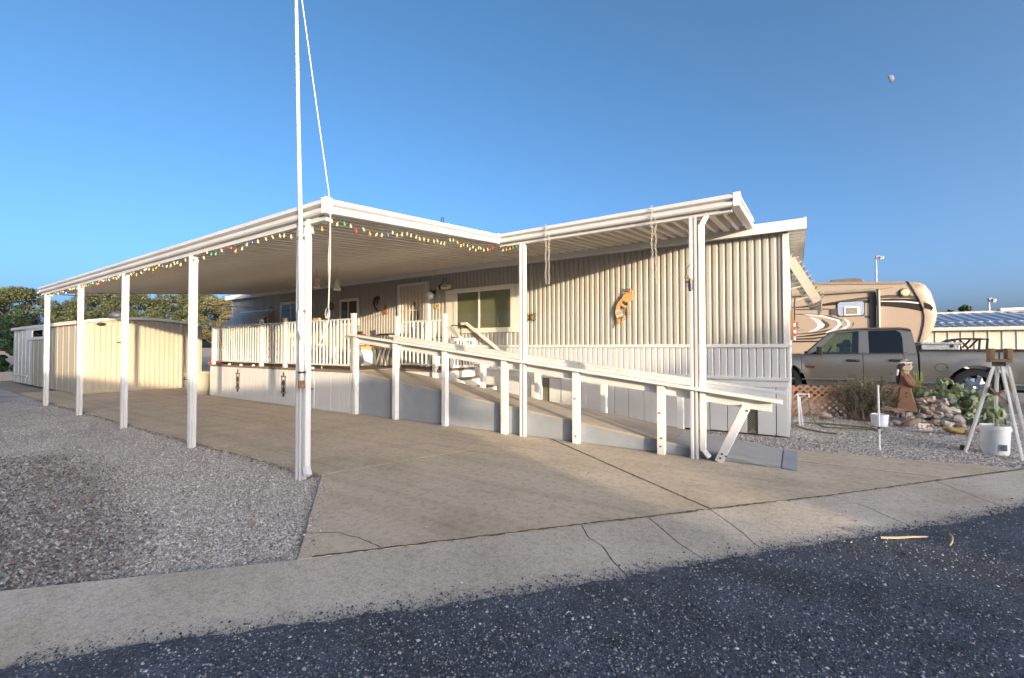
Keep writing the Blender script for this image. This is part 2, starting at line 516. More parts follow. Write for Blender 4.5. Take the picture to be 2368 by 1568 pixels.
drive = root('driveway', '', '', kind='structure')
def shrink(poly, d=0.005):
    c = Vector((sum(p[0] for p in poly) / len(poly), sum(p[1] for p in poly) / len(poly)))
    out = []
    for p in poly:
        v = Vector(p) - c
        out.append(tuple(c + v * (1 - d / max(v.length, .1) * 1.2)))
    return out
SL = [
    [(-18.6, 2.70), (-16.1, 2.67), (-16.1, 7.6), (-18.6, 7.6)],
    [(-16.1, 2.67), (-11.35, 2.66), (-11.35, 5.6), (-16.1, 5.6)],
    [(-11.35, 2.66), (-7.35, 2.65), (-7.35, 5.6), (-11.35, 5.6)],
    [(-7.35, 2.65), (-4.06, 2.67), (-3.02, 5.6), (-7.35, 5.6)],
    [(-4.06, 2.67), (-2.57, 1.525), (-1.33, 2.96), (-0.58, 3.80), (-2.94, 5.5), (-3.02, 5.6)],
    [(-0.58, 3.80), (0.24, 4.71), (1.18, 5.85), (1.22, 5.93), (0, 5.90), (-0.2, 6.5), (-3.02, 6.5), (-3.02, 5.6), (-2.94, 5.5)],
    [(1.22, 5.93), (2.0, 6.84), (1.2, 6.70), (-0.1, 6.56), (-0.2, 6.5), (0, 5.90)],
    [(-16.1, 5.6), (-3.02, 5.6), (-3.02, 7.5), (-16.1, 7.5)],
]
for p in SL:
    part('slab', MB().prism(shrink(p), 'z', -0.12, 0.0), CONC, drive)
# hairline crack at the near corner of the drive
def ribbon(pts, w, z, seed=1):
    gg = random.Random(seed)
    mb = MB()
    fine = []
    for (a, b), (c, d) in zip(pts, pts[1:]):
        L = math.hypot(c - a, d - b)
        k = max(2, int(L / 0.03))
        for i in range(k):
            t = i / k
            fine.append((a + (c - a) * t + gg.uniform(-.006, .006), b + (d - b) * t + gg.uniform(-.006, .006)))
    fine.append(pts[-1])
    L, Rr = [], []
    for i, p in enumerate(fine):
        q = fine[min(i + 1, len(fine) - 1)]
        o = fine[max(i - 1, 0)]
        d = Vector((q[0] - o[0], q[1] - o[1])).normalized()
        ww = w * gg.uniform(.5, 1.3) / 2
        L.append((p[0] - d.y * ww, p[1] + d.x * ww, z))
        Rr.append((p[0] + d.y * ww, p[1] - d.x * ww, z))
    n = len(L)
    mb.add(L + Rr, [(i, i + n, i + n + 1, i + 1) for i in range(n - 1)])
    return mb
CRK = mat('crack_dirt', (0.085, 0.065, 0.05), 0.95, var=0.4, scale=20)
part('crack', ribbon([(-2.86, 1.78), (-2.71, 1.9), (-2.46, 1.93), (-2.27, 1.91)], .006, .003, 2), CRK, drive, kind='stuff')
part('joint_dirt', ribbon([(-2.52, 1.60), (-1.95, 2.25), (-1.33, 2.96), (-0.96, 3.37), (-0.58, 3.80), (0.24, 4.71), (1.18, 5.85), (2.0, 6.82)], .022, .0025, 3), CRK, drive, kind='stuff')
part('joint_dirt', ribbon([(-2.95, 5.48), (-0.6, 3.81)], .016, .0035, 4), CRK, drive, kind='stuff')
part('joint_dirt', ribbon([(0.02, 5.90), (1.2, 5.93)], .008, .0035, 5), CRK, drive, kind='stuff')

# gravel: a bed with thousands of real stones on the part near the camera
gb = MB().prism([(-40, -60), (-13.6, -10.0), (-8, -4.25), (-3.6, 0.42), (-2.58, 1.51), (-2.91, 1.775), (-4.07, 2.68), (-18.6, 2.72), (-40, 2.8)], 'z', -0.2, -0.035)
solo('gravel_yard', gb, GRAVEL, kind='structure')
gb = MB().prism([(-0.09, 6.58), (1.2, 6.72), (2.02, 6.86), (4.2, 9.53), (6.6, 12.45), (-10, 12.45), (-10, 11.75), (-1.2, 11.75), (-1.2, 6.5)], 'z', -0.2, -0.025)
solo('gravel_garden', gb, GRAVEL, kind='structure')
pad = MB().prism([(-12, 12.5), (6.65, 12.5), (14.2, 21.6), (-12, 21.6)], 'z', -0.2, -0.015)
solo('parking_pad', pad, mat('grey_parking_pad', (0.20, 0.195, 0.19), 0.9, var=0.15, scale=0.7, bump=0.4, bscale=60), kind='structure')

def inpoly(x, y, poly):
    r = np.zeros(len(x), bool)
    n = len(poly)
    for i in range(n):
        x0, y0 = poly[i]
        x1, y1 = poly[(i + 1) % n]
        c = ((y0 > y) != (y1 > y)) & (x < (x1 - x0) * (y - y0) / (y1 - y0 + 1e-12) + x0)
        r ^= c
    return r
def stones(name, xy, size, z, m, seed=0, label=None):
    rs = np.random.RandomState(seed)
    N = len(xy)
    base = np.array([[1, 0, -.5], [-1, 0, -.5], [0, 1, -.5], [0, -1, -.5], [0, 0, .9]], float)
    sc = size[:, None] * rs.uniform(0.6, 1.25, (N, 3)) * np.array([1, 1, 0.7])
    v = base[None] * sc[:, None, :] * 0.5 + rs.uniform(-.16, .16, (N, 5, 3)) * size[:, None, None]
    a = rs.uniform(0, 6.28, N)
    t = rs.uniform(-.35, .35, N)
    y_, z_ = v[..., 1] * np.cos(t)[:, None] - v[..., 2] * np.sin(t)[:, None], v[..., 1] * np.sin(t)[:, None] + v[..., 2] * np.cos(t)[:, None]
    x_ = v[..., 0] * np.cos(a)[:, None] - y_ * np.sin(a)[:, None]
    y2 = v[..., 0] * np.sin(a)[:, None] + y_ * np.cos(a)[:, None]
    V = np.stack([x_ + xy[:, 0:1], y2 + xy[:, 1:2], z_ + z + size[:, None] * 0.12], -1).reshape(-1, 3)
    F = np.array([[0, 2, 4], [2, 1, 4], [1, 3, 4], [3, 0, 4]])
    F = (F[None] + (np.arange(N) * 5)[:, None, None]).reshape(-1, 3)
    me = bpy.data.meshes.new(name)
    me.vertices.add(len(V))
    me.vertices.foreach_set('co', V.astype(np.float32).ravel())
    me.loops.add(F.size)
    me.loops.foreach_set('vertex_index', F.astype(np.int32).ravel())
    me.polygons.add(len(F))
    me.polygons.foreach_set('loop_start', np.arange(0, F.size, 3, dtype=np.int32))
    me.polygons.foreach_set('loop_total', np.full(len(F), 3, np.int32))
    me.update()
    me.materials.append(m)
    o = link(name, me)
    o['kind'] = 'stuff'
    if label: o['label'] = label
    return o
rs = np.random.RandomState(11)
def scatter(poly, N, near=2.0, power=1.6, cx=0.0, cy=0.0, rmax=20, amin=-3.2, amax=3.2):
    """points over a plot, thinning out away from the street corner (cx, cy)"""
    out = []
    tot = 0
    while tot < N:
        u = rs.uniform(0, 1, 400000)
        k = 2 - power
        r = (near ** k + u * (rmax ** k - near ** k)) ** (1 / k) if abs(k) > 1e-3 else near * (rmax / near) ** u
        a = rs.uniform(amin, amax, 400000)
        x, y = cx + r * np.cos(a), cy + r * np.sin(a)
        m = inpoly(x, y, poly)
        p = np.stack([x[m], y[m]], 1)
        out.append(p)
        tot += len(p)
        if len(p) == 0: break
    return np.concatenate(out)[:N]
YARD = [(-20, -8), (-8, -4.2), (-3.6, 0.47), (-2.57, 1.53), (-2.91, 1.75), (-4.07, 2.66), (-20, 2.70)]
P = scatter(YARD, 190000, near=2.6, power=1.75, rmax=17, amin=1.9, amax=4.0)
# the coarser brown patch by the street
def darkf(x, y):
    b = np.interp(x, [-9, -7.99, -7.6, -6.07, -4.79, -3.96, -3.3, -3.0], [0.6, 1.05, 1.5, 1.55, 1.27, 1.14, 0.85, 0.3])
    return np.clip((b - y) / 0.25 + 0.5 + rs.uniform(-.8, .8, len(x)), 0, 1)
dk = darkf(P[:, 0], P[:, 1]) > 0.5
PL = P[~dk]
PD = P[dk]
stones('light_gravel', PL, rs.lognormal(math.log(.0115), .38, len(PL)).clip(.006, .035), -0.033, STONES, 1)
stones('dark_gravel', PD, rs.lognormal(math.log(.0165), .4, len(PD)).clip(.008, .045), -0.033, STONES_D, 2)
GARD = [(-1.1, 6.52), (-0.1, 6.6), (1.2, 6.73), (2.05, 6.88), (4.2, 9.55), (5.5, 11.2), (5, 12.3), (-1, 12.3), (0.0, 7.4), (-1.1, 7.4)]
P = scatter(GARD, 48000, near=6, power=1.8, rmax=14, amin=0.9, amax=1.9)
stones('garden_gravel', P, rs.lognormal(math.log(.017), .4, len(P)).clip(.008, .045), -0.023, STONES, 3)
# stones kicked along the edge of the slab
xs = rs.uniform(-16, -4.1, 2600)
P = np.stack([xs, 2.67 + rs.normal(0, .03, 2600) - .03], 1)
stones('edge_gravel', P, rs.lognormal(math.log(.016), .4, len(P)).clip(.008, .04), -0.02, STONES_D, 4)
# strays spilled from the gravel on to the slab
xs = rs.uniform(0, 1, 420)
P = np.stack([-4.05 + xs * 1.47, 2.67 - xs * 1.14], 1) + np.abs(rs.normal(0, .07, (420, 1))) * np.array([[.6, .8]])
P2 = np.stack([rs.uniform(-12, -4.2, 380), 2.69 + np.abs(rs.normal(0, .09, 380))], 1)
P = np.concatenate([P, P2])
stones('stray_gravel', P, rs.lognormal(math.log(.011), .4, len(P)).clip(.005, .03), 0.0, STONES, 8)
# loose chippings of the road surface
ROADP = [(EDGE[i][0] + .01, EDGE[i][1] - .01) for i in range(2, 12)] + [(9.5, 6), (5, -3), (0, -2.5), (-3, -1)]
P = scatter(ROADP, 300000, near=0.9, power=1.6, rmax=11, amin=-.9, amax=3.0)
stones('road_chippings', P, rs.lognormal(math.log(.0085), .38, len(P)).clip(.004, .022), 0.003, CHIPS, 5)
P = np.stack([rs.uniform(-7, 5, 60000), rs.uniform(-5.5, 2.5, 60000)], 1)
P = P[(P[:, 0] ** 2 + P[:, 1] ** 2 < .95 ** 2) | ~inpoly(P[:, 0], P[:, 1], ROADP)]
P = P[P[:, 1] < np.interp(P[:, 0], [e[0] for e in EDGE], [e[1] for e in EDGE]) - .02]
stones('road_chippings', P, rs.lognormal(math.log(.0085), .38, len(P)).clip(.004, .022), 0.003, CHIPS, 9)
xs = rs.uniform(-2.7, 3.2, 9000)
off = np.abs(rs.normal(0, .07, 9000)) - .03
P = np.stack([xs - off * .75, np.interp(xs, [e[0] for e in EDGE], [e[1] for e in EDGE]) + off * .66], 1)
stones('edge_chippings', P, rs.lognormal(math.log(.0078), .4, len(P)).clip(.004, .018), 0.002, CHIPS, 6)
# grit and specks lying on the concrete
xs = rs.uniform(-4, 2.2, 900)
P = np.stack([xs, rs.uniform(1, 6.6, 900)], 1)
P = P[inpoly(P[:, 0], P[:, 1], [(-4, 2.7), (-2.5, 1.4), (-1.8, 1.5), (1.4, 5.2), (2, 6.6), (-.2, 6.3), (-.2, 5.5), (-3, 5.4)])]
stones('concrete_grit', P, rs.lognormal(math.log(.007), .5, len(P)).clip(.003, .022), 0.0, STONES_D, 7)

# ------------------------------------------------------------------ the mobile home
YW = 7.43
XR, XL = -0.10, -16.55
YB = 11.7
house = root('mobile_home', 'long single-wide mobile home with ribbed tan siding and white skirting', 'mobile home', (-8, 9.5, 0))
core = MB().box(XL + .03, XR - .03, YW + .05, YB - .03, 0.1, 3.0)
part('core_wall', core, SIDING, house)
def ribbed(x0, x1, z0, z1, y, pitch=0.098, dep=0.017, ax='x', sgn=-1):
    """ribbed sheet metal: wide flutes with narrow grooves"""
    pr = []
    k = max(1, round((x1 - x0) / pitch))
    p = (x1 - x0) / k
    for i in range(k):
        a = x0 + i * p
        w = [0, .10, .22, .62, .74, .86]
        d = [.15, .8, 1, 1, .8, 0]
        pr += [(a + p * t, q * dep) for t, q in zip(w, d)]
    pr.append((x1, .15 * dep))
    mb = MB()
    vs = []
    for z in (z0, z1):
        for u, d in pr:
            vs.append((u, y + sgn * d, z) if ax == 'x' else (y + sgn * d, u, z))
    n = len(pr)
    fs = [(i, i + 1, i + n + 1, i + n) for i in range(n - 1)]
    if ax == 'y' and sgn > 0 or ax == 'x' and sgn > 0:
        pass
    return mb.add(vs, fs)
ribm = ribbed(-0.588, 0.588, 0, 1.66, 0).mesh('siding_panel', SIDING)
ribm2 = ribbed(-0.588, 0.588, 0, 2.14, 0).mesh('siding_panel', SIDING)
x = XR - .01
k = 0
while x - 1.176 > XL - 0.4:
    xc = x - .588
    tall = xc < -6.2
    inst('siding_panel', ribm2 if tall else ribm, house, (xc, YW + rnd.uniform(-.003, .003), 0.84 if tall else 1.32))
    x -= 1.179
    k += 1
scr = MB()
for zs in (1.42, 1.98, 2.62):
    x = XR - .2
    while x > -6.0:
        if not (-6.7 < x < -4.6 and 1.5 < zs < 2.7):
            scr.lathe([(.006, 0), (.006, -.003), (0, -.004)], (x, YW - .019, zs), 'y', 6)
        x -= .295
part('panel_screws', scr, mat('dull_screw', (.12, .11, .1), .5), house, kind='stuff')
# end wall of ribbed panels
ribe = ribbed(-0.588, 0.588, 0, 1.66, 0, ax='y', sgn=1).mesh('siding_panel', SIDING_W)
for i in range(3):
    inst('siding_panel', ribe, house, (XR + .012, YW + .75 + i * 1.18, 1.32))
part('corner_trim', MB().box(XR - .05, XR + .035, YW - .035, YW + .05, 1.325, 2.93), WHITE, house, bevel=.006)
part('corner_trim', MB().box(XL - .03, XL + .05, YW - .03, YW + .05, .84, 2.95), WHITE, house)
# belly band and the white boards under it
part('belt_trim', MB().box(-5.8, XR + .04, YW - .05, YW + .02, 1.28, 1.335), WHITE, house, bevel=.008)
bw = 0.0965
brd = MB().prism([(-bw / 2 + .004, 0), (bw / 2 - .006, 0), (bw / 2 - .006, -.014), (bw / 2 - .016, -.020), (-bw / 2 + .012, -.016), (-bw / 2 + .004, -.006)], 'z', 0, 0.435).mesh('siding_board', SIDING_W)
part('board_backing', MB().box(-7.0, XR - .004, YW + .002, YW + .05, .84, 1.285), SKIRT, house)
x = XR - .06
while x > -6.95:
    inst('siding_board', brd, house, (x, YW, .845))
    x -= bw
part('bottom_rail', MB().box(-7.0, XR + .03, YW - .055, YW + .01, .795, .845), WHITE_WOOD, house, bevel=.006)
part('bottom_rail', MB().box(-7.0, XR + .01, YW - .03, YW + .02, .70, .792), WHITE_WOOD, house)
# bent sheet metal corner of the lower wall
part('end_board', MB().box(XR - .005, XR + .025, YW - .012, YB, .845, 1.285), SIDING_W, house)
part('end_board', MB().box(XR - .02, XR + .015, YW - .01, YB, 0.0, .79), SKIRT, house)
sk = [-7.0, -6.55, -6.05, -5.5, -5.0, -4.68, -4.40, -4.14, -3.99, -3.73, -3.21, -2.69, -2.44, -2.17, -1.92, -1.40, -1.14, -0.89, -0.62, -0.49, -0.25, -0.10]
MESHM = mat('vent_mesh', (0.30, 0.27, 0.2), 0.6, var=0.2)
for a, b in zip(sk, sk[1:]):
    if abs(a + 4.14) < .01 or abs(a + .62) < .01:
        part('vent_backing', MB().box(a, b, YW + .03, YW + .04, .0, .70), DARK, house)
        v = MB()
        nn = int(.70 / .03)
        for i in range(-4, nn):
            for s_ in (1, -1):
                za, zb = i * .03, i * .03 + (b - a)
                xa, xb = (a, b) if s_ > 0 else (b, a)
                v.bar((xa, YW + .012 - .004 * s_, max(0, min(.70, za))), (xb, YW + .012 - .004 * s_, max(0, min(.70, zb))), .006, .012, (0, 1, 0))
        part('vent_mesh', v, MESHM, house, kind='stuff')
        continue
    d = rnd.uniform(0, .012)
    part('skirting_panel', MB().box(a + .006, b - .004, YW - .012 - d, YW + .02, 0.0 if a > -1.3 else -.01, .698), SKIRT, house, bevel=.004, seg=1)
part('skirting_backing', MB().box(-7, XR - .03, YW + .022, YW + .026, 0, .7), DARK, house)
# roof with its fascia and the corrugated overhang at the street end
rf = MB().prism([(YW - .16, 3.0), (YW - .16, 3.06), (9.5, 3.22), (YB + .16, 3.06), (YB + .16, 3.0)], 'x', XL - .15, XR + .19)
part('roof', rf, SIDING_W, house)
part('fascia', MB().box(XL - .2, XR + .24, YW - .19, YW - .165, 2.93, 3.085), WHITE, house, bevel=.01)
part('fascia', MB().box(XR + .215, XR + .245, YW - .16, YB + .2, 2.96, 3.10), WHITE, house)
sf = ribbed(YW - .15, YB + .15, 0, 1, 0, pitch=.22, dep=.03, ax='y', sgn=1)
sf2 = MB().add([(XR + .02 + z * .2, y, 2.995 - x_) for x_, y, z in sf.v], sf.f)
part('overhang_soffit', sf2, WHITE, house)

def window(parent, x0, x1, z0, z1, y, mull, fw=.055, blind=True, split_glass=(0, 1), name='window', inner=True, bl=(True, True)):
    w = part(name, MB().box(x0, x1, y - .045, y - .03, z0, z0 + fw).box(x0, x1, y - .045, y - .03, z1 - fw, z1)
             .box(x0, x0 + fw, y - .045, y - .03, z0 + fw, z1 - fw).box(x1 - fw, x1, y - .045, y - .03, z0 + fw, z1 - fw)
             .box(x0 + .01, x1 - .01, y - .03, y + .0, z0 + .01, z0 + fw - .01).box(x0 + .01, x1 - .01, y - .03, y, z1 - fw + .01, z1 - .01)
             .box(x0 + .01, x0 + fw - .01, y - .03, y, z0 + fw, z1 - fw).box(x1 - fw + .01, x1 - .01, y - .03, y, z0 + fw, z1 - fw), CREAM, parent)
    part('interior', MB().box(x0 + fw - .01, x1 - fw + .01, y - .022, y - .019, z0 + fw - .01, z1 - fw + .01), ROOMDARK, w)  # dark sheet on the wall, painted as the unlit room
    xm = x0 + (x1 - x0) * mull
    part('mullion', MB().box(xm - .022, xm + .022, y - .052, y - .032, z0 + fw, z1 - fw), CREAM, w)
    for i, (a, b) in enumerate(((x0 + fw, xm - .022), (xm + .022, x1 - fw))):
        part('pane', MB().add([(a, y - .038, z0 + fw), (b, y - .038, z0 + fw), (b, y - .038, z1 - fw), (a, y - .038, z1 - fw)], [(0, 1, 2, 3)]), PANE, w)
        if blind and bl[i]:
            bm_ = MB()
            z = z1 - fw - .012
            while z > z0 + fw + .02:
                bm_.box(a + .004, b - .004, y - .034, y - .024, z - .007, z + .005)
                z -= .022
            part('blind', bm_, BLIND, w, kind='stuff')
    return w
# big picture window with its white shutter strips
window(house, -6.36, -4.75, 1.60, 2.58, YW - .012, .44, fw=.10)
part('window_shutter', MB().box(-6.61, -6.37, YW - .04, YW - .012, 1.59, 2.57), CREAM, house, bevel=.004)
part('window_shutter', MB().box(-4.745, -4.62, YW - .04, YW - .012, 1.59, 2.57), CREAM, house, bevel=.004)
window(house, -10.45, -9.64, 1.87, 2.60, YW - .012, .47, fw=.075, blind=False)
window(house, -13.42, -12.20, 1.80, 2.68, YW - .012, .5, fw=.07, blind=False)
window(house, -15.95, -14.15, 1.85, 2.42, YW - .012, .5, fw=.06, blind=True)
# louvred awnings over the two shaded windows
AWN = mat('white_louvre', (0.62, 0.63, 0.64), 0.4, var=.05)
aw = part('window_awning', MB().box(-15.96, -13.88, YW - .04, YW - .02, 2.47, 2.51), AWN, house)
part('side_arm', MB().bar((-13.88, YW - .03, 2.47), (-13.88, YW - .62, 1.99), .02, .04), AWN, aw)
part('side_arm', MB().bar((-15.95, YW - .03, 2.47), (-15.95, YW - .62, 1.99), .02, .04), AWN, aw)
sl = MB().prism([(-.05, -.03), (.05, .012), (.05, .004), (-.05, -.038)], 'x', -1.03, 1.03).mesh('slat', AWN)
for i in range(9):
    t = (i + .3) / 9
    inst('slat', sl, aw, (-14.92, YW - .05 - .60 * t, 2.49 - .50 * t), (math.pi * 0 + R(0), 0, 0))
part('valance', MB().box(-15.95, -13.62, YW - .66, YW - .645, 1.93, 2.02), AWN, aw)
part('prop_arm', MB().bar((-13.75, YW - .02, 2.02), (-13.65, YW - .6, 2.0), .02, .02), AWN, aw)
AWN2 = mat('beige_louvre', (0.36, 0.33, 0.27), 0.5, var=.1)
aw = part('window_awning', MB().box(XR + .02, XR + .06, 8.34, 9.86, 2.72, 2.78), AWN2, house)
part('side_arm', MB().bar((XR + .04, 8.35, 2.72), (XR + .40, 8.35, 2.00), .012, .13, (1, 0, .5)), AWN2, aw)
part('side_arm', MB().bar((XR + .04, 9.85, 2.72), (XR + .40, 9.85, 2.00), .012, .13, (1, 0, .5)), AWN2, aw)
sl = MB().prism([(-.05, -.02), (.052, .012), (.055, .002), (-.045, -.032)], 'y', -.76, .76).mesh('slat', AWN2)
for i in range(9):
    t = (i + .4) / 9
    inst('slat', sl, aw, (XR + .09 + .36 * t, 9.1, 2.76 - .72 * t), (0, R(-8), 0))
part('valance', MB().box(XR + .445, XR + .455, 8.34, 9.86, 1.86, 2.05), AWN2, aw)
for z_ in (2.30, 2.10):
    part('prop_arm', MB().bar((XR + .01, 8.36, z_ - .08), (XR + .33, 8.36, z_), .02, .02), AWN2, aw)
w2 = part('window', MB().box(XR + .015, XR + .045, 8.4, 9.8, 1.7, 2.72), WHITE, house)
part('pane', MB().box(XR + .046, XR + .05, 8.46, 9.74, 1.76, 2.66), TINT, w2)

# entrance door behind its barred security door
dr = part('door', MB().box(-8.08, -7.20, YW - .03, YW - .0, .86, 2.78), mat('door_beige', (0.58, 0.49, 0.37), 0.5, var=.05), house)
fr = part('door_frame', MB().box(-8.15, -8.06, YW - .075, YW - .0, .86, 2.82).box(-7.22, -7.12, YW - .075, YW, .86, 2.82).box(-8.06, -7.22, YW - .075, YW, 2.755, 2.82), WHITE, house, bevel=.006)
ov = MB().prism(arc(-7.60, 1.95, 1, 0, 360, 28)[:-1], 'y', 0, 1)
ovs = [(-7.60 + (x + 7.60) * .15, YW - .034 + .003 * y, 1.95 + (z - 1.95) * .42) for x, y, z in ov.v]
part('oval_glass', MB().add(ovs, ov.f), mat('oval_door_glass', (0.13, 0.11, 0.085), 0.15, var=.3, scale=5), dr)
ovr = MB().tube([(-7.60 + .155 * math.cos(R(a)), YW - .036, 1.95 + .43 * math.sin(R(a))) for a in range(0, 361, 12)], .012, 6)
part('oval_trim', ovr, mat('oval_trim', (0.50, 0.33, 0.16), 0.5), dr)
barm = MB().box(-.009, .009, -.009, .009, 0, 1.87).mesh('security_bar', WHITE)
for i in range(7):
    inst('security_bar', barm, dr, (-7.98 + i * .117, YW - .06, .88))
part('security_rail', MB().box(-8.06, -7.22, YW - .072, YW - .05, 2.16, 2.18).box(-8.06, -7.22, YW - .072, YW - .05, 1.62, 1.64), WHITE, dr)
# scrolls worked into the middle of the security door
sc = MB()
for cx_ in (-7.9, -7.72, -7.54, -7.36):
    for s_ in (1, -1):
        sc.tube([(cx_ + s_ * .035 * math.cos(R(a)) * (1 - a / 700), YW - .062, 1.75 + s_ * .05 + .05 * math.sin(R(a)) * (1 - a / 700)) for a in range(0, 420, 30)], .006, 5)
part('door_scroll', sc, WHITE, dr)
part('door_handle', MB().lathe([(.0, -.03), (.025, -.03), (.03, 0), (.012, .01), (.012, .03)], (-7.27, YW - .09, 1.78), 'y', 10), BLACK, dr)
# globe lamp beside the door
gl = part('porch_light', MB().lathe([(.045, 0), (.05, .02), (.03, .05)], (-6.97, YW - .05, 2.56), 'y', 12).tube([(-6.97, YW - .06, 2.56), (-6.99, YW - .12, 2.60), (-7.0, YW - .13, 2.56)], .012, 6), BLACK, house)
part('glass_globe', MB().lathe([(.03, .085)] + [(.085 * math.cos(R(a)), .085 * math.sin(R(a))) for a in range(75, -91, -15)], (-7.0, YW - .13, 2.47), 'z', 16), PLASTIC, gl, smooth=True)

# ------------------------------------------------------------------ carport awning
YF, YM = 2.53, 5.40           # front and mid post rows
XE, XC, XN = -14.9, -3.72, -0.52
ZF, SLO = 2.57, 0.095         # underside height at the front, rise per metre towards the wall
zu = lambda y: ZF + SLO * (y - 2.5)
cp = root('carport_awning', 'white metal carport awning with ribbed ceiling running along the mobile home', 'carport', (-9, 5, 0))
def pan(y0, y1, w):
    """one W-shaped roof pan, its ribs running from the wall to the gutter"""
    pr = [(-w / 2, .0), (-w / 2 + .038, .0), (-w / 2 + .062, .095), (-.048, .095), (-.022, .0), (.022, .0), (.048, .095), (w / 2 - .062, .095), (w / 2 - .038, .0), (w / 2, .0)]
    mb = MB()
    vs = []
    for t in (0, .006):
        for y in (y0, y1):
            for u, z in pr:
                vs.append((u, y, zu(y) + .012 + z + t))
    n = len(pr)
    fs = [(i, i + n, i + n + 1, i + 1) for i in range(n - 1)] + [(2 * n + i, 2 * n + i + 1, 3 * n + i + 1, 3 * n + i) for i in range(n - 1)]
    return mb.add(vs, fs)
pw = .298
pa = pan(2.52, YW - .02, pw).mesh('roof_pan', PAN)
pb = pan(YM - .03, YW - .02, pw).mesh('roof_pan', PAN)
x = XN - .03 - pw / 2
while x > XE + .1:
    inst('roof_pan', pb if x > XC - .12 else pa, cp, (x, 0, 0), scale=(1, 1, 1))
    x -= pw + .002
def gutter(p, q, z0p, z0q, inward):
    """fascia gutter with its two rounded bands, outline swept from p to q"""
    h = .142
    pr = [(0, 0), (.018, .004), (.030, .02), (.030, .050), (.010, .060), (-.016, .064), (-.016, .078), (.010, .082), (.032, .094), (.032, .122), (.015, h), (-.03, h), (-.03, h - .01), (-.01, h - .01), (-.01, .012), (-.05, .012), (-.05, 0)]
    d = (Vector(q) - Vector(p)).normalized()
    nrm = Vector((d.y, -d.x)) * (1 if not inward else -1)
    vs = []
    for (pt, z0) in ((p, z0p), (q, z0q)):
        for o_, z in pr:
            vs.append((pt[0] + nrm.x * o_, pt[1] + nrm.y * o_, z0 + z))
    n = len(pr)
    return MB().add(vs, [(i, (i + 1) % n, n + (i + 1) % n, n + i) for i in range(n)] + [tuple(range(n))[::-1], tuple(range(n, 2 * n))])
part('gutter', gutter((XE, 2.48), (XC - .02, 2.48), ZF, ZF, False), GUTTER, cp)
part('gutter', gutter((XC, 2.50), (XC, YM - .09), ZF, zu(YM) - .005, False), GUTTER, cp)
part('gutter', gutter((XC + .02, YM - .07), (XN - .02, YM - .07), zu(YM) - .005, zu(YM) - .005, False), GUTTER, cp)
part('gutter', gutter((XN, YM - .05), (XN, YW - .19), zu(YM) - .005, zu(YW) - .01, False), GUTTER, cp)
for (cx_, cy_, z_) in ((XC, 2.48, ZF), (XC, YM - .07, zu(YM) - .005), (XN, YM - .07, zu(YM) - .005)):
    part('gutter_corner', MB().box(cx_ - .045, cx_ + .033, cy_ - .034, cy_ + .05, z_ - .006, z_ + .152), WHITE, cp, bevel=.01)
part('end_cap', MB().box(XE - .02, XE, 2.44, YW - .05, ZF, ZF + .02), GUTTER, cp)
part('end_trim', MB().add([(XE - .012, 2.47, ZF), (XE + .012, 2.47, ZF), (XE + .012, YW - .02, zu(YW)), (XE - .012, YW - .02, zu(YW)),
                           (XE - .012, 2.47, ZF + .14), (XE + .012, 2.47, ZF + .14), (XE + .012, YW - .02, zu(YW) + .12), (XE - .012, YW - .02, zu(YW) + .12)],
                          [(0, 1, 2, 3)[::-1], (4, 5, 6, 7), (0, 1, 5, 4), (1, 2, 6, 5), (2, 3, 7, 6), (3, 0, 4, 7)]), GUTTER, cp)
part('beam', MB().box(XE + .05, XC - .06, YF - .03, YF + .03, ZF - .05, ZF + .008), GUTTER, cp)
part('beam', MB().box(XC + .0, XN - .06, YM - .03, YM + .03, zu(YM) - .045, zu(YM) + .008), GUTTER, cp)
part('ledger', MB().box(XE, XN - .01, YW - .075, YW - .022, 2.945, 3.005), GUTTER, cp, bevel=.005)
lb = MB().box(-.012, .012, -.008, 0, 2.925, 3.0).mesh('ledger_clip', GUTTER)
x = XN - .35
while x > XE:
    inst('ledger_clip', lb, cp, (x, YW - .077, 0))
    x -= .61
def post(x, y, z0, z1, w=.078):
    """fluted aluminium post"""
    h = w / 2
    a = h * .40
    b = .014
    poly = [(-h, -h), (-a, -h), (-a + b, -h + b), (a - b, -h + b), (a, -h), (h, -h), (h, -a), (h - b, -a + b), (h - b, a - b), (h, a), (h, h), (a, h), (-a, h), (-h, h), (-h, a), (-h + b, a - b), (-h + b, -a + b), (-h, -a)]
    return MB().prism([(x + p[0], y + p[1]) for p in poly], 'z', z0, z1)
for x in (-14.44, -11.83, -9.32, -6.74, -4.20):
    part('post', post(x, YF, -.04, ZF - .05), GUTTER, cp)
for x, lab in ((-3.33, None), (-0.99, None)):
    part('post', post(x, YM, 0, zu(YM) - .045), GUTTER, cp)
def downspout(x, y, zt, ztop, dirx):
    m = MB().prism([(x - .032, y - .03), (x + .032, y - .03), (x + .032, y + .03), (x - .032, y + .03)], 'z', .09, zt - .12)
    m.bar((x, y, zt - .14), (x + dirx[0] * .09, y + dirx[1] * .09, ztop), .062, .06, (1, .2, 0))
    m.bar((x, y, .11), (x + .07, y - .02, .03), .06, .055, (1, .2, 0))
    return m
part('downspout', downspout(-4.115, YF + .005, ZF, ZF + .01, (.9, -.2)), WHITE, cp, bevel=.008)
part('downspout', downspout(-0.905, YM + .02, zu(YM), zu(YM) + .0, (.9, -.2)), WHITE, cp, bevel=.008)
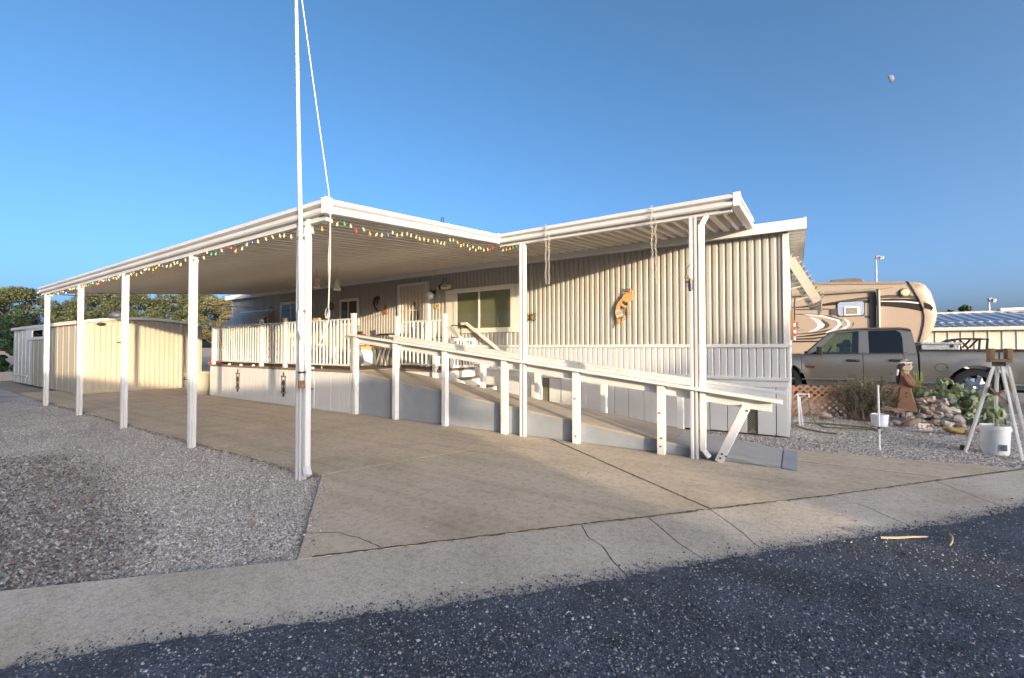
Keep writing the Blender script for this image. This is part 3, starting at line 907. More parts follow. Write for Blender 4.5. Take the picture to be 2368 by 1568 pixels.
# ------------------------------------------------------------------ string of bulbs under the gutter
st = root('string_lights', 'string of coloured holiday bulbs hung along the carport gutter', 'string lights', (-6, 3, 2.5))
BC = [('cream_bulb', (0.50, 0.40, 0.23)), ('red_bulb', (0.50, 0.035, 0.02)), ('orange_bulb', (0.62, 0.24, 0.03)), ('green_bulb', (0.03, 0.30, 0.10)), ('blue_bulb', (0.05, 0.10, 0.34))]
bm_ = [MB().lathe([(.0, -.056), (.007, -.052), (.0155, -.034), (.0165, -.022), (.011, -.006), (.009, 0), (.009, .016), (.0, .017)], (0, 0, 0), 'z', 8).mesh('bulb', mat(nm, c, .25, var=.1), smooth=True) for nm, c in BC]
wire = MB()
wire2 = MB()
pat = [0, 1, 0, 0, 2, 0, 3, 0, 0, 1, 0, 2, 0, 0, 4, 0, 0, 2, 0, 0]
bulbs = []
x = -14.55
i = 0
px = []
while x < -3.85:
    t = (x * 1.9) % 1.0
    z = ZF - .012 - .05 * math.sin(math.pi * t) - rnd.uniform(0, .02)
    px.append((x, 2.515 + rnd.uniform(-.01, .01), z))
    x += .125 + rnd.uniform(-.02, .03)
wire.tube(px, .0035, 4)
bulbs += px
py = []
y = 2.56
while y < YM - .12:
    t = (y * 1.15) % 1.0
    z = zu(y) - .012 - .055 * math.sin(math.pi * t) - rnd.uniform(0, .012)
    py.append((XC - .045 + rnd.uniform(-.01, .01), y, z))
    y += .072 + rnd.uniform(-.018, .022)
wire.tube(py, .0035, 4)
bulbs += py
pz = []
x = XC + .06
while x < -3.36:
    pz.append((x, YM - .03, zu(YM) - .04 - rnd.uniform(0, .04)))
    x += .06
wire.tube(pz, .0035, 4)
bulbs += pz
part('wire', wire, mat('light_wire', (0.04, 0.06, 0.035), .6), st)
for i, p in enumerate(bulbs):
    inst('bulb', bm_[pat[(i + rnd.randint(0, 1)) % len(pat)]], st, (p[0], p[1], p[2] - .012 - (.03 if rnd.random() < .3 else 0)), (rnd.uniform(-.35, .35), rnd.uniform(-.35, .35), 0), scale=(.66, .66, .66))
hk = MB().tube([(-3.67, 4.02, zu(4.02) + .13), (-3.665, 4.02, zu(4.02) + .19), (-3.665, 4.05, zu(4.02) + .2), (-3.665, 4.06, zu(4.02) + .13)], .006, 5)
solo('wire_hook', hk, BLACK, 'small bent black wire hook sticking up from the gutter edge', 'hook')

# ------------------------------------------------------------------ flagpole lashed to the near corner post
fp = root('flagpole', 'tall white pipe flagpole strapped to the near corner post', 'flagpole', (-4.04, 2.40, .92))
part('pole', MB().tube([(-4.03, 2.43, .92), (-4.04, 2.43, 1.65), (-4.06, 2.43, 2.4)], .024, 14).tube([(-4.06, 2.43, 2.4), (-4.11, 2.43, 3.4), (-4.17, 2.43, 4.77), (-4.22, 2.43, 5.8)], [.021, .018, .015, .013], 14), POLE, fp, smooth=True)
part('truck_cap', MB().blob((-4.22, 2.43, 5.83), (.04, .04, .04), 1, 0), POLE, fp)
cl = MB().lathe([(.031, -.012), (.036, -.012), (.036, .012), (.031, .012)], (0, 0, 0), 'z', 12).box(.03, .07, -.006, .006, -.008, .008).box(-.075, -.033, -.006, .006, -.008, .008)
clm = cl.mesh('clamp', mat('steel_clamp', (.3, .29, .28), .4, metal=.7))
for x, z in ((-4.062, 2.37), (-4.04, 1.65)):
    inst('clamp', clm, fp, (x, 2.43, z))
part('strap', MB().lathe([(.029, 1.045), (.032, 1.045), (.032, 1.062), (.029, 1.062)], (-4.032, 2.43, 0), 'z', 12).box(-4.03, -4.12 + .0, 2.47, 2.478, 1.045, 1.06), BLACK, fp)
part('rusty_foot', MB().lathe([(.030, .90), (.032, .91), (.032, .97), (.030, .975)], (-4.03, 2.43, 0), 'z', 14), mat('rusty_end', (.25, .12, .05), .8, var=.4, scale=30), fp)
rp = MB().tube([(-4.19, 2.40, 5.6), (-3.99, 2.38, 4.69), (-3.72, 2.37, 3.55), (-3.50, 2.37, 2.6), (-3.495, 2.37, 2.1), (-3.52, 2.37, 1.60)], .0055, 6)
rp.tube([(-3.535, 2.385, 1.72), (-3.545, 2.385, 2.1), (-3.515, 2.385, 2.55)], .004, 6)
rp.tube([(-3.52, 2.37, 1.62), (-3.55, 2.37, 1.52), (-3.60, 2.37, 1.40), (-3.67, 2.37, 1.31), (-3.75, 2.37, 1.29), (-3.85, 2.37, 1.315), (-3.93, 2.37, 1.37), (-3.99, 2.37, 1.47), (-4.0, 2.38, 1.65)], .006, 6)
rp.tube([(-3.51, 2.372, 1.62), (-3.545, 2.38, 1.50), (-3.59, 2.38, 1.36), (-3.64, 2.38, 1.30)], .006, 6)
rp.tube([(-3.52 + .03 * math.cos(R(a)), 2.36, 1.60 + .055 * math.sin(R(a))) for a in range(0, 700, 30)], .007, 6)
part('halyard_rope', rp, ROPE, fp, smooth=True)
part('snap_hook', MB().lathe([(.010, 0), (.013, .01), (.012, .04), (.004, .06), (.004, .075)], (-3.99, 2.39, 1.52), 'z', 8), CHROME, fp)
solo('zip_tie_tail', MB().tube([(-4.10, 2.40, 1.25), (-4.115, 2.40, 1.31), (-4.10, 2.39, 1.36)], .003, 4).tube([(-4.09, 2.40, 1.24), (-4.12, 2.40, 1.20)], .003, 4), ROPE, 'frayed cord end tied round the flagpole at mid height', 'cord')

# ------------------------------------------------------------------ hanging chains on the right awning
def chain(x, y, ztop, zbot, label):
    c = root('hanging_chain', label, 'chain', (x, y, ztop), group='chains hung from the awning gutter')
    lk = MB().tube([(.010 * math.cos(R(a)), 0, .017 * math.sin(R(a))) for a in range(0, 361, 40)], .0026, 5, caps=False).mesh('link', CHAINM)
    z = ztop
    i = 0
    while z > zbot:
        inst('link', lk, c, (x + .006 * math.sin(i * .7), y, z), (0, 0, R(90) if i % 2 else R(15)))
        if z < ztop - .12:
            inst('link', lk, c, (x + .035 + .005 * math.sin(i), y + .02, z), (0, 0, R(70) if i % 2 else R(-10)))
        z -= .0275
        i += 1
    return c
CHAINM = mat('galvanised_chain', (0.36, 0.34, 0.31), 0.5, metal=0.3)
chain(-2.88, YM - .125, 2.98, 2.17, 'pale steel chain hanging from the awning beside the middle post')
chain(-1.43, YM - .125, 2.98, 2.05, 'pale steel chain hanging from the awning next to the right post')

# ------------------------------------------------------------------ raised porch deck with its railings
ZD = 0.84
XDL, XDR = -13.25, -7.25
dk_ = root('porch_deck', 'raised porch deck with white plank skirt and slim white railings', 'deck', (-10, 6.4, 0))
part('deck_floor', MB().box(XDL - .04, XDR + .02, 5.37, YW - .03, ZD - .045, ZD).box(XDR + .02, -5.76, 6.44, YW - .03, ZD - .045, ZD), DECKF, dk_)
part('rim_board', MB().box(XDL, XDR - .05, 5.40, 5.43, .72, ZD - .046).box(XDR + .03, -5.78, 6.47, 6.5, .5, ZD - .046), WHITE_WOOD, dk_)
sb = MB().box(-.0715, .0695, -.012, .004, .0, .775).mesh('skirt_board', SKIRT)
x = XDL + .075
while x < XDR - .07:
    inst('skirt_board', sb, dk_, (x, 5.40 + rnd.uniform(-.002, .002), .012))
    x += .1445
part('skirt_backing', MB().box(XDL, XDR - .06, 5.405, 5.42, 0.0, .79).box(XDL, XDL + .015, 5.42, YW, .0, .79), SKIRT, dk_)
part('hatch_latch', MB().bar((-8.62, 5.375, .42), (-8.50, 5.375, .42), .012, .02).bar((-8.57, 5.372, .39), (-8.57, 5.372, .45), .012, .012), BLACK, dk_)
part('hatch_edge', MB().box(-8.485, -8.47, 5.378, 5.39, .02, .66).box(-8.63, -8.47, 5.378, 5.39, .64, .655), SKIRT, dk_)
part('corner_board', MB().box(XDR - .055, XDR + .01, 5.385, 5.44, 0, ZD - .046), WHITE_WOOD, dk_)
pm = MB().box(-.037, .037, -.037, .037, ZD - .03, 1.945).box(-.042, .042, -.042, .042, 1.945, 1.96).mesh('railing_post', WHITE)
RY = 5.45
for x in (XDL + .05, -10.73, -9.70, XDR - .02):
    inst('railing_post', pm, dk_, (x, RY, 0))
inst('railing_post', pm, dk_, (XDR + .06, 6.49, 0))
inst('railing_post', pm, dk_, (-5.82, 6.49, 0))
inst('railing_post', pm, dk_, (XDL + .05, YW - .1, 0))
def rail(x0, x1, y, z, w=.038, h=.032):
    return MB().box(x0, x1, y - w / 2, y + w / 2, z - h, z)
seg = [(XDL + .09, -10.77), (-10.69, -9.74), (-9.66, XDR - .06)]
for a, b in seg:
    part('top_rail', rail(a, b, RY, 1.865), WHITE, dk_)
    part('bottom_rail', rail(a, b, RY, .955), WHITE, dk_)
part('top_rail', rail(XDR + .10, -5.86, 6.49, 1.845), WHITE, dk_)
part('bottom_rail', rail(XDR + .10, -5.86, 6.49, .955), WHITE, dk_)
part('top_rail', MB().box(XDL + .03, XDL + .07, RY + .04, YW - .14, 1.833, 1.865), WHITE, dk_)
part('bottom_rail', MB().box(XDL + .03, XDL + .07, RY + .04, YW - .14, .92, .955), WHITE, dk_)
bal = MB().box(-.0135, .0135, -.0135, .0135, .956, 1.833).mesh('baluster', WHITE)
for a, b in seg:
    k = round((b - a) / .117)
    for i in range(1, k):
        inst('baluster', bal, dk_, (a + (b - a) * i / k, RY, 0))
k = round((-5.86 - XDR - .1) / .117)
bal2 = MB().box(-.0135, .0135, -.0135, .0135, .956, 1.813).mesh('baluster', WHITE)
for i in range(1, k):
    inst('baluster', bal2, dk_, (XDR + .1 + (-5.96 - XDR) * i / k, 6.49, 0))
for i in range(1, 16):
    inst('baluster', bal, dk_, (XDL + .05, RY + .04 + 1.78 * i / 16, 0))

# iron scrolls on the skirt
def scroll(x, y, label):
    r_ = root('iron_wall_ornament', label, 'ornament', (x, y, .2), group='iron scroll ornaments')
    t = MB()
    T = lambda pts, r=.009: t.tube([(x + a, y, b) for a, b in pts], r, 6)
    for s in (1, -1):
        T([(s * .055, .64), (s * .085, .66), (s * .07, .60), (s * .065, .38), (s * .055, .34), (s * .02, .31)])
        T([(s * .02, .30), (s * .07, .315), (s * .085, .285), (s * .06, .265), (s * .05, .285)])
        T([(s * .0, .42), (s * .045, .50), (s * .0, .57)])
        T([(s * .0, .42), (s * .03, .36), (0, .30)])
    T([(-.085, .635), (.085, .635)])
    T([(0, .29), (0, .44)])
    part('scrollwork', t, BLACK, r_)
    part('top_finial', MB().blob((x, y, .695), (.022, .012, .05), 3, .25), BLACK, r_)
    part('rosette', MB().blob((x, y - .005, .495), (.032, .014, .04), 5, .4), BLACK, r_)
    part('bottom_finial', MB().blob((x, y, .225), (.034, .014, .055), 8, .2), BLACK, r_)
scroll(-11.70, 5.372, 'black iron scroll ornament on the porch skirt, the farther left one')
scroll(-9.62, 5.372, 'black iron scroll ornament on the porch skirt beside the flagpole')

# ------------------------------------------------------------------ wheelchair ramp
rampz = lambda x: 0.012 + 0.1145 * (-0.14 - x)
rm = root('wheelchair_ramp', 'long wheelchair ramp with grey sides and white wooden handrails', 'ramp', (-3.6, 5.9, 0))
Y0, Y1 = 5.46, 6.42
def slab(x0, x1, y0, y1, t, dz=0.0, gap=0.0):
    return MB().prism([(x0 + gap, rampz(x0 + gap) + dz), (x1 - gap, rampz(x1 - gap) + dz), (x1 - gap, rampz(x1 - gap) + dz - t), (x0 + gap, rampz(x0 + gap) + dz - t)], 'y', y0, y1)
bx = [-7.28, -4.85, -2.42, -1.28, -.14]
for a, b in zip(bx, bx[1:]):
    part('ramp_board', slab(a, b, Y0 - .012, Y1 + .01, .022, 0, .002), RAMPTOP if a < -2 else mat('grey_ramp_boards', (0.31, 0.31, 0.305), .75, var=.12, scale=3, bump=.3, stretch=(1, 8, 1), col2=(.24, .21, .17), thr=.66), rm)
sx = [-7.22, -6.0, -4.82, -3.64, -2.47, -1.35, -.30]
for a, b in zip(sx, sx[1:]):
    zb = 0.006
    part('side_panel', MB().prism([(a + .002, zb), (b - .002, zb), (b - .002, rampz(b) - .024), (a + .002, rampz(a) - .024)], 'y', Y0 - .006, Y0 + .012), RAMPGREY, rm)
    part('side_panel', MB().prism([(a + .002, zb), (b - .002, zb), (b - .002, rampz(b) - .024), (a + .002, rampz(a) - .024)], 'y', Y1 - .03, Y1 - .01), RAMPGREY, rm)
part('end_flap', MB().add([(-.135, Y0 - .02, .018), (.0, Y0 - .03, .004), (.0, Y1 + .03, .004), (-.135, Y1 + .02, .018), (-.135, Y0 - .02, .010), (.0, Y0 - .03, -.001), (.0, Y1 + .03, -.001), (-.135, Y1 + .02, .010)],
                          [(0, 1, 2, 3), (4, 7, 6, 5), (0, 4, 5, 1), (1, 5, 6, 2), (2, 6, 7, 3), (3, 7, 4, 0)]), RAMPGREY, rm)
railz = lambda x: 0.735 + (-0.15 - x) * 0.1150
def rails(y, x0, x1, face_side, capx=None, xs=()):
    px_ = list(xs)
    for a, b in zip([x0] + px_, px_ + [x1]):
        g_ = .0015
        # flat cap board and the board on edge below it
        part('rail_cap', MB().prism([(a + g_, railz(a)), (b - g_, railz(b)), (b - g_, railz(b) - .038), (a + g_, railz(a) - .038)], 'y', y - .068, y + .068), WHITE_WOOD, rm, bevel=.005, seg=1)
        yy = y + face_side * .064
        aa = a if a != x0 else a + .16
        bb = b if b != x1 else b - .10
        part('rail_board', MB().prism([(aa + g_, railz(aa) - .040), (bb - g_, railz(bb) - .040), (bb - g_, railz(bb) - .155), (aa + g_, railz(aa) - .155)], 'y', yy - .018, yy + .018), WHITE_WOOD, rm, bevel=.004, seg=1)
rails(5.40, -7.32, -.12, 1, xs=(-3.64,))
rails(6.44, -7.32, -.12, -1, xs=(-6.0, -2.9))
pmk = lambda x, y, z0, z1, w=.088: MB().box(x - w / 2, x + w / 2, y - .043, y + .043, z0, z1)
for x in (-7.14, -6.02, -4.84, -3.66, -2.49, -1.37):
    part('ramp_post', pmk(x, 5.405, 0, railz(x + .05) - .041), WHITE_WOOD, rm, bevel=.004, seg=1)
for x in (-7.12, -6.03, -4.84, -3.68, -2.50, -1.37):
    part('ramp_post', pmk(x, 6.44, max(.03, rampz(x) - .1), railz(x + .05) - .041), WHITE_WOOD, rm, bevel=.004, seg=1)
part('brace', MB().bar((-.74, 5.405, .0), (-.46, 5.405, .64), .088, .088, (0, 1, 0)), WHITE_WOOD, rm, bevel=.004, seg=1)
bolt = MB().lathe([(.011, 0), (.011, -.006), (.005, -.009)], (0, 0, 0), 'y', 8).mesh('bolt', mat('dark_bolt', (.07, .055, .045), .6))
for x, z in ((-.72, .05), (-.70, .10), (-.66, .08), (-.45, .60), (-1.37, .10), (-1.36, .20), (-1.38, .5), (-2.49, .6), (-2.48, .1)):
    inst('bolt', bolt, rm, (x, 5.361, z))

# ------------------------------------------------------------------ steps from the deck
sp = root('porch_steps', 'white wooden steps with brown treads going down beside the ramp', 'steps', (-5.3, 6.9, 0))
for i in range(4):
    xs_ = -5.76 + i * .285
    z = ZD - (i + 1) * .165
    part('riser', MB().box(xs_ - .0, xs_ + .018, 6.56, YW - .07, z - .0, z + .137), WHITE_WOOD, sp)
    part('tread', MB().box(xs_ + .0, xs_ + .315, 6.55, YW - .065, z - .028, z), DECKF, sp)
part('stringer', MB().prism([(-5.76, .0), (-5.76, ZD - .05), (-5.47, ZD - .195), (-4.62, .15), (-4.62, 0)], 'y', 6.52, 6.55), WHITE_WOOD, sp)
part('handrail', MB().bar((-5.82, 6.50, 1.78), (-4.75, 6.50, .93), .04, .055), CREAM, sp, bevel=.006)
part('handrail', MB().bar((-6.10, YW - .1, 1.80), (-5.95, YW - .1, 1.80), .04, .055).bar((-5.96, YW - .1, 1.80), (-4.95, YW - .1, 1.14), .04, .055), CREAM, sp)
# lattice gate that closes the top of the steps
gt = root('porch_gate', 'white plastic lattice gate standing across the top of the steps', 'gate', (-5.72, 6.9, ZD))
gf = MB()
for z in (ZD + .06, 1.45):
    gf.box(-5.735, -5.705, 6.56, 7.33, z - .025, z + .025)
for y in (6.575, 7.315):
    gf.box(-5.735, -5.705, y - .025, y + .025, ZD + .06, 1.45)
part('gate_frame', gf, WHITE, gt)
sl = MB().box(-.008, .008, -.016, .016, ZD + .08, 1.43).mesh('gate_slat', WHITE)
for i in range(7):
    inst('gate_slat', sl, gt, (-5.72, 6.66 + i * .095, 0))
for z in (1.05, 1.2, 1.32):
    part('cross_slat', MB().box(-5.732, -5.722, 7.06, 7.3, z - .02, z + .02), WHITE, gt)
# metal chair
ch = root('patio_chair', 'black wire patio chair with light slatted back on the porch by the door', 'chair', (-6.2, 7.05, ZD))
def ctube(pts, r=.012): return MB().tube(pts, r, 7)
cx_, cy_ = -6.22, 7.02
part('back_hoop', ctube([(cx_ - .22, cy_ + .12, ZD + .42), (cx_ - .22, cy_ + .18, ZD + .80), (cx_ - .17, cy_ + .20, ZD + .90), (cx_, cy_ + .21, ZD + .93), (cx_ + .17, cy_ + .20, ZD + .90), (cx_ + .22, cy_ + .18, ZD + .80), (cx_ + .22, cy_ + .12, ZD + .42)]), BLACK, ch, smooth=True)
sm_ = MB().tube([(0, .12, ZD + .42), (0, .185, ZD + .76)], .009, 6).mesh('back_slat', WHITE)
for i in range(8):
    inst('back_slat', sm_, ch, (cx_ - .175 + .05 * i, cy_, 0))
part('back_rail', ctube([(cx_ - .21, cy_ + .185, ZD + .77), (cx_ + .21, cy_ + .185, ZD + .77)]), WHITE, ch)
for s in (-1, 1):
    part('arm', ctube([(cx_ + s * .23, cy_ + .17, ZD + .66), (cx_ + s * .25, cy_ - .15, ZD + .66), (cx_ + s * .25, cy_ - .20, ZD + .60), (cx_ + s * .23, cy_ - .2, ZD + .42)]), BLACK, ch)
    part('leg', ctube([(cx_ + s * .22, cy_ - .2, ZD + .42), (cx_ + s * .25, cy_ - .24, ZD)]), BLACK, ch)
    part('leg', ctube([(cx_ + s * .22, cy_ + .12, ZD + .42), (cx_ + s * .25, cy_ + .24, ZD)]), BLACK, ch)
part('seat', MB().box(cx_ - .23, cx_ + .23, cy_ - .22, cy_ + .14, ZD + .41, ZD + .43), BLACK, ch)

# things on the deck
cb = root('porch_cabinet', 'white cabinet with tan wooden top on the porch', 'cabinet', (-9.1, 7.2, ZD))
part('cabinet_body', MB().box(-9.42, -8.92, 6.92, 7.36, ZD, 1.23), PLASTIC, cb, bevel=.01)
part('cabinet_top', MB().box(-9.46, -8.88, 6.88, 7.39, 1.232, 1.31), WOODTAN, cb, bevel=.006)
sg = root('framed_sign', 'small red framed white sign propped on the porch cabinet', 'sign', (-9.1, 7.0, 1.31))
part('sign_board', MB().box(-9.40, -8.88, 6.995, 7.01, 1.325, 1.60), mat('sign_white', (.66, .6, .5), .5), sg)
part('sign_frame', MB().box(-9.42, -8.86, 6.985, 7.015, 1.312, 1.342).box(-9.42, -8.86, 6.985, 7.015, 1.585, 1.615).box(-9.42, -9.39, 6.985, 7.015, 1.342, 1.585).box(-8.89, -8.86, 6.985, 7.015, 1.342, 1.585), RED, sg)
mk = MB()
for i, (a, w, h) in enumerate([(-9.36, .045, .14), (-9.29, .05, .10), (-9.22, .03, .14), (-9.17, .05, .12), (-9.10, .045, .14), (-9.03, .04, .11)]):
    mk.prism([(a, 1.38), (a + w, 1.38), (a + w * (.55 if i % 2 else 1), 1.38 + h), (a + w * (.3 if i % 2 else 0), 1.38 + h)], 'y', 6.992, 6.995)
part('sign_marks', mk, BLACK, sg)
solo('black_box', MB().box(-9.24, -9.12, 7.03, 7.1, 1.616, 1.69), BLACK, 'small black box on top of the red framed sign', 'box', bevel=.004)
solo('bundled_tarp', MB().blob((-8.86, 6.78, ZD + .18), (.15, .13, .19), 12, .28, 14, 9), TEAL, 'grey green bundled tarp leaning against the white cabinet', 'tarp', smooth=True)
solo('dark_wall_rail', MB().tube([(-8.85, YW - .05, 1.62), (-8.2, YW - .05, 1.62)], .014, 6), BLACK, 'dark metal rail on the wall beside the door', 'rail')
bs = root('folded_boards', 'narrow pale boards leaning against the wall beside the cabinet', 'boards', (-8.6, 7.3, ZD))
for i in range(5):
    part('board', MB().bar((-8.78 + i * .085, 7.24, ZD), (-8.76 + i * .085, 7.37, ZD + .38 + .03 * (i % 3)), .05, .018, (0, 1, 0)), PLASTIC if i % 2 == 0 else mat('grey_board', (.3, .29, .27), .6), bs)
mal = root('wooden_stick', 'tan wooden mallet leaning on the porch railing', 'mallet', (-8.5, 5.5, ZD))
part('handle', MB().tube([(-8.50, 5.58, ZD), (-8.58, 5.50, 1.86)], .013, 8), WOODTAN, mal)
part('head', MB().box(-8.68, -8.46, 5.47, 5.53, 1.855, 1.92), WOODTAN, mal, bevel=.008)
cab = root('storage_cabinet', 'tall cream plastic storage cabinet at the far end of the porch', 'cabinet', (-12.2, 6.6, ZD))
CAB = mat('cream_plastic', (.62, .52, .38), .5, var=.05)
part('cabinet_body', MB().box(-12.9, -11.5, 6.35, 6.95, ZD, 1.78), CAB, cab, bevel=.012)
for i in range(2):
    part('door', MB().box(-12.87 + i * .69, -12.22 + i * .69, 6.33, 6.347, ZD + .06, 1.72), CAB, cab, bevel=.006)
    hs = MB()
    for r in range(3):
        for c in range(3):
            hs.box(-12.78 + i * .69 + c * .2, -12.73 + i * .69 + c * .2, 6.324, 6.329, 1.0 + r * .22, 1.06 + r * .22)
    part('vent_holes', hs, BLACK, cab, kind='stuff')
tb = root('porch_table', 'long low dark topped bench standing behind the porch railing', 'bench', (-10.2, 6.6, ZD))
part('bench_top', MB().box(-11.2, -8.9 - .9, 6.5, 6.9, ZD + .44, ZD + .48), mat('grey_bench', (.33, .30, .26), .7), tb)
for x in (-11.1, -9.9):
    for y in (6.55, 6.85):
        part('leg', MB().box(x - .025, x + .025, y - .025, y + .025, ZD, ZD + .44), WHITE, tb)
lm = MB().lathe([(.0, 0), (.03, .0), (.035, .02), (.02, .04), (0, .042)], (0, 0, 0), 'z', 10).mesh('deck_light', PLASTIC)
dl = None
for i, x in enumerate((-12.2, -11.6, -11.0, -8.55)):
    o = link('deck_light', lm)
    o.location = (x, 5.40, ZD)
    o['label'] = ['white puck light on the porch edge, leftmost of the four', 'white puck light on the porch edge, second from the left', 'white puck light on the porch edge, last one left of the flagpole', 'white puck light on the porch edge between flagpole and ramp'][i]
    o['category'] = 'light'
    o['group'] = 'puck lights along the porch edge'
    ORG[o.name] = o.location

# ------------------------------------------------------------------ decorations on the wall
def flute(u):    # pixel of the enlarged figure to wall metres
    return (-2.54 + (u[0] - 420) * (0.25 / 420), 2.32 - (u[1] - 250) * (0.68 / 1110))
ko = root('flute_player_plaque', 'large orange flute player cut-out hanging on the ribbed wall', 'wall art', (-2.45, YW - .05, 1.65))
YK = YW - .055
def cut(name, pts, m, t=.012, y=YK):
    part(name, MB().prism([flute(p) for p in pts], 'y', y - t, y), m, ko)
hd = [(615 + 155 * math.cos(R(a)), 540 + 128 * math.sin(R(a))) for a in range(0, 360, 15)]
cut('head', hd, COPPER, .016)
def strand(p, w0, w1, y):
    L, Q = [], []
    for i, q in enumerate(p):
        a = p[max(i - 1, 0)]
        b = p[min(i + 1, len(p) - 1)]
        d = Vector((b[0] - a[0], b[1] - a[1])).normalized()
        w = w0 + (w1 - w0) * i / (len(p) - 1)
        L.append((q[0] - d.y * w, q[1] + d.x * w))
        Q.append((q[0] + d.y * w, q[1] - d.x * w))
    return L + Q[::-1]
cut('plume', strand([(770, 540), (822, 440), (822, 340), (775, 262)], 18, 12, 0), COPPER)
cut('plume', strand([(745, 500), (762, 420), (738, 335), (680, 280)], 15, 10, 0), COPPER, .013)
cut('plume', strand([(700, 470), (700, 400), (645, 335), (560, 302)], 14, 10, 0), COPPER, .0125)
cut('plume', strand([(650, 460), (625, 400), (560, 385), (480, 378)], 13, 9, 0), COPPER, .0135)
cut('plume_tip', [(590, 262), (650, 248), (668, 275), (640, 292)], TURQ, .017)
cut('plume_tip', [(700, 262), (770, 245), (792, 268), (750, 290)], mat('leaf_green_paint', (.09, .16, .05), .6), .017)
cut('body', [(440, 540), (520, 560), (470, 640), (420, 690), (395, 760), (392, 850), (440, 960), (510, 1050), (500, 1075), (310, 1140), (270, 1060), (245, 960), (255, 850), (290, 740), (350, 640)], COPPER)
cut('arm', [(405, 660), (440, 660), (520, 740), (640, 775), (640, 815), (520, 815), (405, 735)], COPPER, .016)
cut('flute', [(630, 640), (672, 640), (690, 850), (720, 1020), (648, 1030), (655, 850)], COPPER, .018)
cut('leg', [(330, 1120), (395, 1105), (390, 1230), (350, 1290), (350, 1340), (300, 1355), (275, 1300), (330, 1235)], COPPER)
cut('leg', [(470, 1080), (530, 1070), (552, 1160), (470, 1225), (480, 1270), (430, 1290), (420, 1220), (480, 1170)], COPPER)
cut('belt', [(262, 890), (400, 850), (415, 905), (250, 945)], mat('belt_bead', (.55, .42, .25), .6, var=.5, scale=60), .015)
zz = [(270 + i * 24, 1010 - i * 9 + (14 if i % 2 else -12)) for i in range(8)]
cut('zigzag', zz + [(a, b + 26) for a, b in reversed(zz)], TURQ, .0155)
cut('band', [(278, 1046), (470, 985), (500, 1010), (290, 1070)], mat('pale_band', (.68, .55, .5), .6), .015)
hmk = MB()
for i in range(5):
    c = flute((340 + i * 37, 1120 - i * 12))
    hmk.box(c[0] - .008, c[0] + .008, YK - .016, YK - .002, c[1] - .008, c[1] + .008)
part('hem_beads', hmk, BLACK, ko)
part('hanger', MB().box(-2.47, -2.43, YK, YK + .03, 2.0, 2.05), BLACK, ko)

def silhouette(name, label, cat, pts, m, y, t=.012):
    return solo(name, MB().prism(pts, 'y', y - t, y), m, label, cat)
o_ = (-8.98, 2.38)
silhouette('dark_flute_figure', 'small dark flute player cut-out on the shaded wall left of the door', 'wall art',
           [(o_[0] + a, o_[1] + b) for a, b in [(-.02, .20), (.07, .22), (.13, .20), (.16, .16), (.13, .12), (.09, .13), (.07, .05), (.06, -.0), (.03, -.02), (.045, .07), (.02, .12), (-.02, .06), (-.03, -.04), (.02, -.09), (.07, -.13), (.06, -.19), (.03, -.16), (-.0, -.13), (-.08, -.05), (-.11, .05), (-.08, .15)]], BLACK, YW - .03)
o_ = (-8.63, 2.22)
silhouette('orange_bird_figure', 'small rust orange bird cut-out on the wall beside the door', 'wall art',
           [(o_[0] + a, o_[1] + b) for a, b in [(-.02, .16), (.06, .10), (.07, -.0), (.05, -.06), (.09, -.10), (.0, -.09), (-.02, -.12), (-.07, -.10), (-.10, -.02), (-.04, .01), (-.02, .08)]], mat('rust_orange', (.34, .12, .03), .6, var=.3, scale=15), YW - .03)
bf = root('butterfly_ornament', 'wire butterfly with yellow wings on the wall beside the middle post', 'wall art', (-4.39, YW - .04, 1.88))
for s in (1, -1):
    part('wing', MB().tube([(-4.39 + s * a, YW - .045, 1.88 + b) for a, b in [(.01, .01), (.06, .06), (.13, .08), (.145, .03), (.10, 0), (.13, -.05), (.08, -.075), (.03, -.05), (.01, -.01)]], .008, 5), BLACK, bf)
    part('wing_fill', MB().prism([(-4.39 + s * a, 1.88 + b) for a, b in [(.02, .015), (.06, .045), (.09, .03), (.07, 0), (.09, -.04), (.04, -.04)]], 'y', YW - .047, YW - .043), mat('ochre_wing', (.34, .24, .05), .5), bf)
    part('antenna', MB().tube([(-4.39, YW - .045, 1.93), (-4.39 + s * .03, YW - .045, 1.97), (-4.39 + s * .045, YW - .045, 1.965)], .003, 4), BLACK, bf)
part('body', MB().blob((-4.39, YW - .045, 1.88), (.018, .012, .06), 2, .1), BLACK, bf)
nq = MB().prism([(-6.86 + .075 * math.cos(R(a)), 2.24 + .06 * math.sin(R(a))) for a in range(0, 360, 18)], 'y', YW - .045, YW - .025)
nr = root('oval_house_plaque', 'small oval orange plaque on the wall right of the door', 'plaque', (-6.86, YW, 2.24))
part('plaque', nq, mat('orange_plaque', (.62, .33, .10), .5), nr)
part('plaque_rim', MB().tube([(-6.86 + .078 * math.cos(R(a)), YW - .04, 2.24 + .063 * math.sin(R(a))) for a in range(0, 361, 15)], .008, 6), CREAM, nr)
mk = MB()
for i in range(3):
    mk.box(-6.90 + i * .033, -6.883 + i * .033, YW - .048, YW - .045, 2.215, 2.265)
part('plaque_marks', mk, mat('brown_marks', (.25, .10, .03), .6), nr)
hs = root('hanging_log_sign', 'white birch log sign with dark end hung above the window shutter', 'sign', (-6.6, YW - .05, 2.62))
part('log', MB().lathe([(.0, -.20), (.05, -.19), (.057, 0), (.05, .18), (.0, .185)], (-6.60, YW - .09, 2.645), 'x', 10), mat('birch_white', (.62, .56, .46), .7, var=.1), hs, smooth=True)
part('dark_bark', MB().lathe([(.059, -.14), (.062, -.12), (.062, -.09), (.058, -.07)], (-6.60, YW - .09, 2.645), 'x', 10), BLACK, hs)
